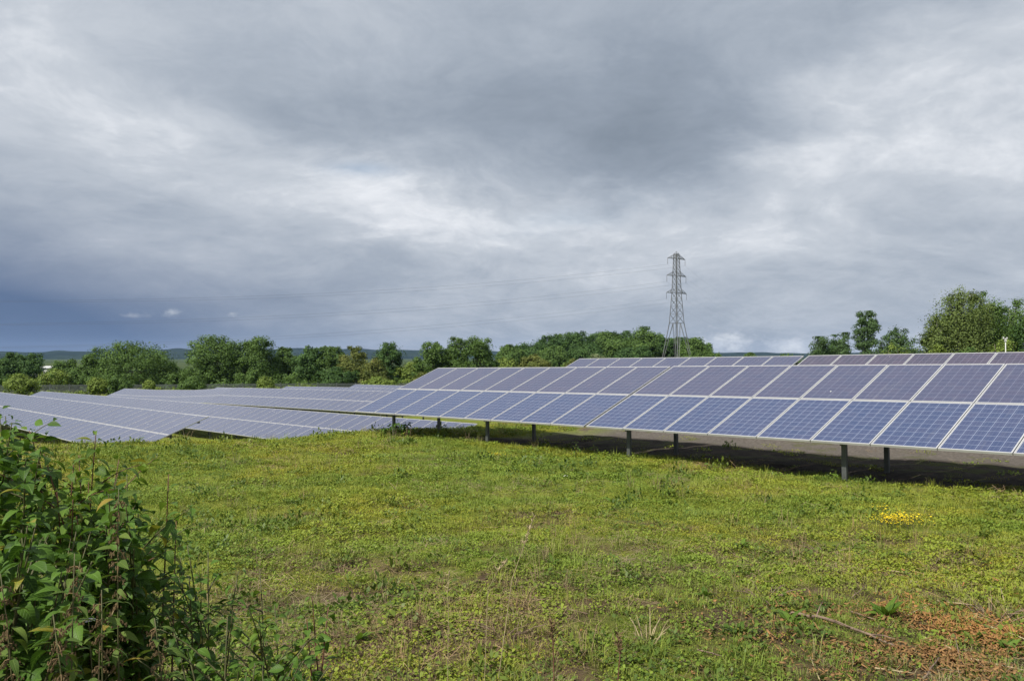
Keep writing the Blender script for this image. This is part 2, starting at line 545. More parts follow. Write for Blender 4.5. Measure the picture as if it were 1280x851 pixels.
def cell_mat(name, c1, c2, line, margin=(.37, .37, .38), rough=0.16):
    m, T, out = mat(name)
    u, v, _ = T.xyz(T.new('ShaderNodeTexCoord').outputs['UV'])      # UV is in cells
    ob = T.new('ShaderNodeObjectInfo').outputs['Random']
    fu, fv = T.m('FRACT', u), T.m('FRACT', v)
    du = T.m('SUBTRACT', 0.5, T.m('ABSOLUTE', T.m('SUBTRACT', fu, 0.5)))
    dv = T.m('SUBTRACT', 0.5, T.m('ABSOLUTE', T.m('SUBTRACT', fv, 0.5)))
    gapm = T.m('LESS_THAN', T.m('MINIMUM', du, dv), 0.017)
    bus = T.m('LESS_THAN', T.m('ABSOLUTE', T.m('SUBTRACT', T.m('FRACT', T.m('MULTIPLY', u, 3.0)), 0.5)), 0.018)
    ins = T.m('MULTIPLY', T.m('MULTIPLY', T.m('GREATER_THAN', u, 0.0), T.m('LESS_THAN', u, 6.0)),
              T.m('MULTIPLY', T.m('GREATER_THAN', v, 0.0), T.m('LESS_THAN', v, 10.0)))
    wn = T.new('ShaderNodeTexWhiteNoise', noise_dimensions='3D')
    T.put(wn.inputs['Vector'], T.comb(T.m('FLOOR', u), T.m('FLOOR', v), T.m('MULTIPLY', ob, 91.0)))
    vo = T.new('ShaderNodeTexVoronoi'); vo.inputs['Scale'].default_value = 9.0
    T.put(vo.inputs['Vector'], T.comb(u, v, T.m('MULTIPLY', ob, 37.0)))
    gr = T.xyz(vo.outputs['Color'])[0]
    f = T.m('ADD', T.m('MULTIPLY', wn.outputs[0], 0.6), T.m('ADD', T.m('MULTIPLY', gr, 0.25), T.m('MULTIPLY', ob, 0.25)))
    c = T.mix(f, c1, c2)
    c = T.mix(T.m('MULTIPLY', bus, 0.45), c, line)
    c = T.mix(gapm, c, line)
    c = T.mix(ins, margin, c)
    # a film of dust, thicker towards the lower edge of the module
    dust = T.m('MULTIPLY', T.noise(T.comb(u, T.m('MULTIPLY', v, .6), T.m('MULTIPLY', ob, 50.0)), 0.7, 5, .6), 0.10)
    c = T.mix(dust, c, (.27, .27, .27))
    # streaks of dirt run down the slope and a few bird droppings
    st = T.noise(T.comb(T.m('MULTIPLY', u, 2.2), T.m('MULTIPLY', v, .22), T.m('MULTIPLY', ob, 71.0)), 1.0, 5, .65)
    c = T.mix(T.m('MULTIPLY', T.sstep(st, .55, .8), .16), c, (.30, .29, .27))
    sp = T.new('ShaderNodeTexVoronoi'); sp.inputs['Scale'].default_value = .36
    T.put(sp.inputs['Vector'], T.comb(u, T.m('MULTIPLY', v, .7), T.m('MULTIPLY', ob, 113.0)))
    drop = T.m('MULTIPLY', T.m('LESS_THAN', T.m('ADD', sp.outputs['Distance'], T.m('MULTIPLY', T.m('SUBTRACT', T.noise(T.comb(u, v, 0.0), 6.0, 3), .5), .06)), .045), T.m('GREATER_THAN', T.xyz(sp.outputs['Color'])[0], .86))
    c = T.mix(drop, c, (.62, .62, .58))
    b = principled(T, out, c, T.m('ADD', rough, T.m('MULTIPLY', dust, 1.2)), 0, 0.5)
    b.inputs['IOR'].default_value = 1.5
    return m


M = {}
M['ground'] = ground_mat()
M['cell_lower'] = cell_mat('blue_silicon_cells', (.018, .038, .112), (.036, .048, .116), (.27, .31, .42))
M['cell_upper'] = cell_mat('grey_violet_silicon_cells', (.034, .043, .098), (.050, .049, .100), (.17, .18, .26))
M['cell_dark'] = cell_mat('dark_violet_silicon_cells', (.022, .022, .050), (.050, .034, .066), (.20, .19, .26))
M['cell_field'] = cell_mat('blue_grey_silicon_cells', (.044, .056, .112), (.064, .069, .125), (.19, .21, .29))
M['frame'] = plain('anodised_aluminium', (.49, .49, .49), 0.45, 0.25, .5, .08, 2)
M['steel'] = plain('galvanised_steel', (.10, .108, .104), 0.5, 0.4, .5, .25, 4)
M['backsheet'] = plain('module_backsheet', (.35, .35, .34), 0.7, 0, .3, .1, 3)
M['lattice'] = plain('weathered_lattice_steel', (.15, .155, .16), 0.6, 0.2, .4, .2, .5)
M['wire'] = plain('dull_conductor', (.12, .125, .13), 0.6, 0.2, .3, .1, 1)
M['insulator'] = plain('brown_porcelain', (.10, .07, .055), 0.3, 0, .5, .2, 2)
M['bark'] = plain('grey_brown_bark', (.10, .085, .065), 0.9, 0, .2, .4, 5)
M['birch_bark'] = plain('pale_birch_bark', (.32, .30, .26), 0.8, 0, .2, .5, 6)
M['fence'] = plain('dark_weathered_fence_steel', (.115, .13, .13), 0.6, 0.2, .4, .2, 1)
M['white'] = plain('white_painted_sheet', (.75, .75, .73), 0.5, 0, .4, .05, 1)
M['window'] = plain('dark_window_glass', (.04, .05, .06), 0.15, 0, .5, .1, 1)
M['dull_white'] = plain('grey_white_sheet', (.48, .48, .47), .6, 0, .3, .08, 1)
M['concrete'] = plain('pale_concrete', (.36, .35, .33), 0.9, 0, .2, .2, 8)
M['leaf_mid'] = leaf_mat('mid_green_foliage', (0.049, 0.094, 0.023), (0.128, 0.208, 0.047))
M['leaf_dark'] = leaf_mat('dark_green_foliage', (0.034, 0.072, 0.022), (0.087, 0.159, 0.039))
M['leaf_light'] = leaf_mat('light_green_foliage', (0.098, 0.150, 0.026), (0.215, 0.280, 0.058))
M['leaf_olive'] = leaf_mat('olive_birch_foliage', (0.068, 0.105, 0.028), (0.165, 0.212, 0.058))
M['leaf_rust'] = leaf_mat('rust_tinged_foliage', (0.072, 0.104, 0.023), (0.182, 0.195, 0.047), alt=(.34, .10, .035))
M['leaf_grey'] = leaf_mat('grey_green_willow_foliage', (.13, .165, .075), (.22, .26, .13))
M['leaf_poplar'] = leaf_mat('blue_green_poplar_foliage', (0.039, 0.075, 0.031), (0.103, 0.169, 0.058))


# ------------------------------------------------------------------ ground and hills
def build_ground():
    a_front = np.arange(-50, 50.01, 0.36)
    a_back = np.arange(54, 306.1, 6.0)
    ang = np.radians(np.concatenate([a_front, a_back]))
    rad = np.concatenate([[0.001, 0.3], np.geomspace(0.8, 45, 330), np.geomspace(46, 200, 70)[0:], np.geomspace(215, 9000, 45)])
    A, Rr = np.meshgrid(ang, rad)
    X, Y = Rr * np.sin(A), Rr * np.cos(A)
    Z = ground(X, Y)
    V = np.stack([X, Y, Z], -1).reshape(-1, 3)
    na, nr = len(ang), len(rad)
    i = np.arange(nr - 1)[:, None] * na; j = np.arange(na)[None, :]; j2 = (j + 1) % na
    q = np.stack([i + j, i + na + j, i + na + j2, i + j2], -1).reshape(-1, 4)
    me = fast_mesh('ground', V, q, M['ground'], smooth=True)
    # close the small hole under the camera
    o = link(bpy.data.objects.new('ground', me))
    tag(o, kind='structure')


build_ground()


def hill_mat():
    m, T, out = mat('wooded_hillside')
    p = T.new('ShaderNodeNewGeometry').outputs['Position']
    n = T.noise(p, 0.006, 5, 0.6)
    c = T.mix(T.sstep(n, .4, .6), (.012, .022, .018), (.022, .036, .024))
    principled(T, out, c, 1.0, 0, 0.0)
    return m


def build_hills():
    a = np.radians(np.arange(-75, 75.01, 0.25))
    prof = []
    r0s = np.array([3600, 4000, 4500, 5200])
    deg = np.degrees(a)
    top = 27 + 16 * vnoise(deg * .10 + 50, deg * 0, 11) + 6 * vnoise(deg * .5, deg * 0, 12) - 12 * sm(deg, 4, 14)
    top = np.where(deg < -26, top - 6, top)
    hs = np.array([0.0, .55, 1.0, .85])
    V = []
    for r, h in zip(r0s, hs):
        z = -8 + (top + 8) * h * (0.92 + .16 * vnoise(deg * 1.2, deg * 0 + r, 13))
        V.append(np.stack([r * np.sin(a), r * np.cos(a), z], -1))
    V = np.stack(V)
    na = len(a)
    i = np.arange(3)[:, None] * na; j = np.arange(na - 1)[None, :]
    q = np.stack([i + j, i + j + 1, i + na + j + 1, i + na + j], -1).reshape(-1, 4)
    me = fast_mesh('hills', V.reshape(-1, 3), q, hill_mat(), smooth=True)
    tag(link(bpy.data.objects.new('hills', me)), kind='structure')


build_hills()


# ------------------------------------------------------------------ solar tables
def panel_mesh(cellmat, name):
    b = MB()
    w, l = 0.994, 1.64
    x0 = (w - 6 * CELL) / 2; y0 = (l - 10 * CELL) / 2
    fw = 0.014
    b.add([(fw, fw, .031), (w - fw, fw, .031), (w - fw, l - fw, .031), (fw, l - fw, .031)], [(0, 1, 2, 3)], 0)
    b.add([(fw, fw, .024), (w - fw, fw, .024), (w - fw, l - fw, .024), (fw, l - fw, .024)], [(3, 2, 1, 0)], 1)
    b.box((w / 2 - .06, l - .22, .008), (w / 2 + .06, l - .12, .0235), mi=1)
    o = b.build(name, [cellmat, M['backsheet']])
    me = o.data
    bpy.data.objects.remove(o)
    uvl = me.uv_layers.new(name='UVMap')
    for lp in me.loops:
        c = me.vertices[lp.vertex_index].co
        uvl.data[lp.index].uv = ((c.x - x0) / CELL, (c.y - y0) / CELL)
    return me


def frame_mesh():
    b = MB()
    w, l, fw, h = 0.994, 1.64, 0.014, 0.036
    b.box((0, 0, 0), (w, fw, h)); b.box((0, l - fw, 0), (w, l, h))
    b.box((0, fw, 0), (fw, l - fw, h)); b.box((w - fw, fw, 0), (w, l - fw, h))
    o = b.build('panel_frame', M['frame'])
    me = o.data
    bpy.data.objects.remove(o)
    return me


ME = {k: panel_mesh(M['cell_' + k], 'solar_panel') for k in ('lower', 'upper', 'dark', 'field')}
ME['frame'] = frame_mesh()
EDGE_Z = CLEAR                         # height of the lower edge over the table's base


def slope_pt(s, d=0.0):
    """point at distance s up the slope, d below the module underside, in table coordinates (y, z)"""
    return (s * math.cos(TILT) + d * math.sin(TILT), EDGE_Z + s * math.sin(TILT) - d * math.cos(TILT))


MESH_CACHE = {}


def part(key, name, make, matr, parent):
    if key not in MESH_CACHE:
        b = MB(); make(b)
        o = b.build(name, matr, parent)
        MESH_CACHE[key] = o.data
        return o
    return link(bpy.data.objects.new(name, MESH_CACHE[key]), parent)


def solar_table(origin, tilt, cols, posts, label, group, kinds=('lower', 'upper'), skip=()):
    """origin: lower left corner of the module field; posts: distances along the row"""
    Rv = Vector((math.cos(AZ) * math.cos(tilt), math.sin(AZ) * math.cos(tilt), math.sin(tilt)))
    Nv = Vector((-math.sin(AZ), math.cos(AZ), 0))
    Uv = Rv.cross(Nv)
    MW = Matrix((Rv, Nv, Uv)).transposed().to_4x4()
    MW.translation = Vector(origin) - Uv * EDGE_Z
    root = empty('solar_table')
    root.matrix_world = MW
    tag(root, label, 'solar panels', group)
    L = cols * PW
    for i in range(cols):
        for j in range(2):
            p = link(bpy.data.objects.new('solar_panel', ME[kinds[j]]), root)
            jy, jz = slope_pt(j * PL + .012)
            p.location = (i * PW + 0.008, jy, jz)
            p.rotation_euler = (TILT, 0, 0)
            fr = link(bpy.data.objects.new('panel_frame', ME['frame']), p)
    for s in (0.42, 1.66, 2.9):  # middle purlin put under the module gap to block sunlight leaking through
        def mk(b, s=s):
            y, z = slope_pt(s, 0.032)
            b.box((0, -.025, -.028), (L, .025, .028), Matrix.Translation((0, y, z)) @ Matrix.Rotation(TILT, 4, 'X'))
        part(('purlin', cols, s), 'purlin', mk, M['steel'], root)
    for q in posts:
        def mkr(b):
            y0, z0 = slope_pt(.25, .105); y1, z1 = slope_pt(3.05, .105)
            b.bar((0, y0, z0), (0, y1, z1), .06, .09)
        r = part('rafter', 'rafter', mkr, M['steel'], root); r.location = (q, 0, 0)
        for yy in (0.36, 1.95):
            s = yy / math.cos(TILT)
            zt = EDGE_Z + s * math.sin(TILT) - .115
            def mkp(b, zt=zt):
                h0 = -0.6
                b.box((-.04, -.006, h0), (.04, .006, zt)); b.box((-.04, .006, h0), (-.034, .055, zt)); b.box((.034, .006, h0), (.04, .055, zt))
                b.box((-.055, -.02, zt - .06), (.055, -.0065, zt + .05))
            p = part(('post', yy), 'post', mkp, M['steel'], root); p.location = (q, yy, 0)
    return root


def place(t, n, z): return (*xy(t, n), z)


UP_T = R(0.73)
NEAR = 'solar tables on the upper ground'
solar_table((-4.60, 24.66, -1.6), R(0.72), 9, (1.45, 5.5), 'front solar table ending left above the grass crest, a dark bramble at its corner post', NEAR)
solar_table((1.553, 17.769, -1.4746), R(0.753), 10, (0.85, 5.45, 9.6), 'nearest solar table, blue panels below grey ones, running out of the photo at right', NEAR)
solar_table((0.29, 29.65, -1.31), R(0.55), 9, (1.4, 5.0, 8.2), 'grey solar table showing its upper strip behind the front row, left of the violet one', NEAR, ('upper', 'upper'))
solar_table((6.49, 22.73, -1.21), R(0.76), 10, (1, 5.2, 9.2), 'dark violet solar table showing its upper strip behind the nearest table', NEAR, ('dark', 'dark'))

ORD = ['first', 'second', 'third', 'fourth', 'fifth', 'sixth', 'seventh', 'eighth']
ROWNAME = {10.4: 'nearest sunken row, just beyond the grass crest', 20.0: 'second sunken row beyond the grass crest', 29.72: 'third sunken row beyond the grass crest',
           39.4: 'fourth sunken row beyond the grass crest', 49.0: 'fifth sunken row beyond the grass crest', 58.6: 'farthest sunken row before the fence'}
FIELD = 'solar tables in the sunken field'


def field_row(n, t0, t1, cols=10):
    k = max(1, round((t1 - t0) / (cols * PW + .03)))
    c = int(round(((t1 - t0) / k - .03) / PW))
    step = c * PW + .03
    for i in range(k):
        ta = t1 - (i + 1) * step
        za, zb = row_z(n, ta), row_z(n, ta + step)
        tl = math.atan2(zb - za, step)
        lab = '%s solar table from the right in the %s' % (ORD[i], ROWNAME[n])
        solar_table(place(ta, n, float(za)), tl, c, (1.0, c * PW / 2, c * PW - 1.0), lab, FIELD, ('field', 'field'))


field_row(10.4, -73.0, -32.3)
field_row(20.0, -101.3, -27.4)
field_row(29.72, -101.0, -42)
field_row(39.4, -100.0, -59)
field_row(49.0, -101.0, -70)
field_row(58.6, -99.6, -79)


# ------------------------------------------------------------------ trees
def crown_arrays(blobs, nleaf, size, rs, droop=0.0, clumps=60, loose=1.0):
    """leaf quads gathered in clumps over the surface and inside a set of ellipsoids (cx,cy,cz,rx,ry,rz)"""
    blobs = np.array(blobs, float)
    vol = blobs[:, 3] * blobs[:, 4] * blobs[:, 5]
    pick = rs.choice(len(blobs), clumps, p=vol / vol.sum())
    d = rs.normal(size=(clumps, 3)); d /= np.linalg.norm(d, axis=1)[:, None]
    d[:, 2] = np.where(d[:, 2] < -0.75, -d[:, 2] * .6, d[:, 2])
    rr = 0.55 + 0.45 * rs.random(clumps) ** 0.6
    c = blobs[pick, :3] + d * blobs[pick, 3:] * rr[:, None]
    cr = np.maximum(blobs[pick, 3:].mean(1) * rs.uniform(.28, .55, clumps) * loose, size * 2.2)
    k = rs.integers(0, clumps, nleaf)
    dd = rs.normal(size=(nleaf, 3)); dd /= np.linalg.norm(dd, axis=1)[:, None]
    rad = rs.random(nleaf) ** 0.42
    pos = c[k] + dd * (cr[k] * rad)[:, None] * np.array([1, 1, .8])
    if droop: pos[:, 2] -= droop * rs.random(nleaf) ** 2 * cr[k] * 2.0
    nrm = dd * .7 + d[k] * .5 + rs.normal(size=(nleaf, 3)) * .42 + np.array([0, 0, .3])
    nrm /= np.linalg.norm(nrm, axis=1)[:, None]
    ref = rs.normal(size=(nleaf, 3))
    a = np.cross(nrm, ref); a /= np.linalg.norm(a, axis=1)[:, None]
    b = np.cross(nrm, a)
    s = size * rs.uniform(.6, 1.35, nleaf)
    q = np.stack([pos + a * (s * .5)[:, None], pos + b * (s * .33)[:, None], pos - a * (s * .5)[:, None], pos - b * (s * .33)[:, None]], 1)
    ct = rs.random(clumps)
    tint = np.clip(.5 * ct[k] + .5 * rs.random(nleaf), 0, 1)
    return q.reshape(-1, 3), np.repeat(tint, 4), c


def tree(name, label, cat, u, top, width, d, leaf, shape='round', group=None, nleaf=None, leafsize=None, seed=0, bark='bark', base=None):
    """u, top, width: column of the stem, row of the top and width of the crown in the photograph, seen at depth d"""
    rs = np.random.default_rng(1000 + seed)
    x = px(u, d); z0 = gz(x, d) if base is None else base
    H = pz(top, d) - z0
    W = width / F * d
    root = empty(name, (x, d, z0))
    tag(root, label, cat, group)
    hw = W / 2
    bl = []
    if shape == 'round':
        bl.append((0, 0, H * .47, hw * .85, hw * .85, H * .46))
        for i in range(6):
            a = i * 1.05 + rs.random()
            bl.append((math.cos(a) * hw * .6, math.sin(a) * hw * .6, H * rs.uniform(.16, .28), hw * .5, hw * .5, H * .22))
        for i in range(7):
            a = i * 2.4 + rs.random(); 
            bl.append((math.cos(a) * hw * .52, math.sin(a) * hw * .52, H * rs.uniform(.38, .72), hw * .5, hw * .5, H * rs.uniform(.2, .27)))
        bl.append((rs.uniform(-.15, .15) * hw, 0, H * .84, hw * .5, hw * .5, H * .14))
    elif shape == 'bush':
        bl.append((0, 0, H * .45, hw * .8, hw * .7, H * .45))
        for i in range(5):
            a = i * 1.3 + rs.random()
            bl.append((math.cos(a) * hw * .6, math.sin(a) * hw * .5, H * rs.uniform(.3, .6), hw * .45, hw * .4, H * .3))
        bl.append((rs.uniform(-.3, .3) * hw, 0, H * .8, hw * .35, hw * .35, H * .19))
    elif shape == 'tall':
        for i in range(7):
            f = i / 6
            w = (.55 + .45 * math.sin(math.pi * (.15 + .75 * f))) * hw
            bl.append((rs.uniform(-.3, .3) * hw, rs.uniform(-.3, .3) * hw, H * (.16 + .74 * f), w * .8, w * .8, H * .13))
    elif shape == 'vase':
        for sx, h, r in ((-.42, .60, .42), (-.5, .78, .40), (-.30, .90, .36), (.40, .62, .44), (.45, .78, .44), (.38, .90, .38), (0, .42, .46), (.05, .28, .42), (-.75, .68, .26), (.05, .52, .4), (.0, .16, .3)):
            bl.append((sx * hw, rs.uniform(-.3, .3) * hw, H * h, r * hw, r * hw, H * .11))
    elif shape == 'birch':
        bl.append((0, 0, H * .48, hw * .82, hw * .75, H * .42))
        bl.append((hw * .2, 0, H * .70, hw * .55, hw * .5, H * .24))
        bl.append((-hw * .35, 0, H * .60, hw * .45, hw * .45, H * .24))
        for i in range(11):
            a = i * 2.4 + rs.random(); f = rs.uniform(.25, .85)
            w = hw * (.75 - .4 * max(0, f - .5))
            bl.append((math.cos(a) * w * .8, math.sin(a) * w * .7, H * f, hw * .32, hw * .32, H * .13))
        bl.append((rs.uniform(-.1, .1) * hw, 0, H * .84, hw * .36, hw * .34, H * .15))
    area = W * H
    nleaf = nleaf or int(np.clip(area * 290, 6000, 24000))
    size = leafsize or np.clip(d / F * 2.05, .08, .6)
    clumps = int(np.clip(area * 2.2, 110, 240))
    q, tint, cl = crown_arrays(bl, nleaf, size, rs, droop=.5 if shape == 'birch' else 0.0, clumps=clumps, loose=1.9 if shape in ('vase', 'tall') else 1.0)
    q[:, 2] = np.clip(q[:, 2], 0.05, H * 1.0)
    me = fast_mesh('crown', q, np.arange(len(q)).reshape(-1, 4), M[leaf], tint=tint)
    link(bpy.data.objects.new('crown', me), root)
    b = MB()
    tr = max(.05, H * .018)
    nst = 3 if shape in ('bush',) else (2 if shape == 'vase' else 1)
    for sidx in range(nst):
        ox = (sidx - (nst - 1) / 2) * hw * .25
        top_p = Vector((ox * 1.6 + rs.uniform(-.1, .1) * hw, rs.uniform(-.1, .1) * hw, H * .86))
        pts = [Vector((ox * .4, 0, -.15)), Vector((ox * .7, 0, H * .3)), Vector((ox, 0, H * .55)), top_p]
        b.tube(pts, [tr * 1.25, tr * .9, tr * .6, tr * .15], 7)
    for i in rs.choice(len(cl), min(len(cl), 16), replace=False):
        p = Vector(cl[i])
        s = Vector((0, 0, max(.1 * H, p.z - rs.uniform(.12, .3) * H)))
        mid = s.lerp(p, .55) + Vector((0, 0, H * .03))
        b.tube([s, mid, p], [tr * .4, tr * .25, tr * .08], 5)
    b.build('trunk', M[bark], root, smooth=True)
    return root


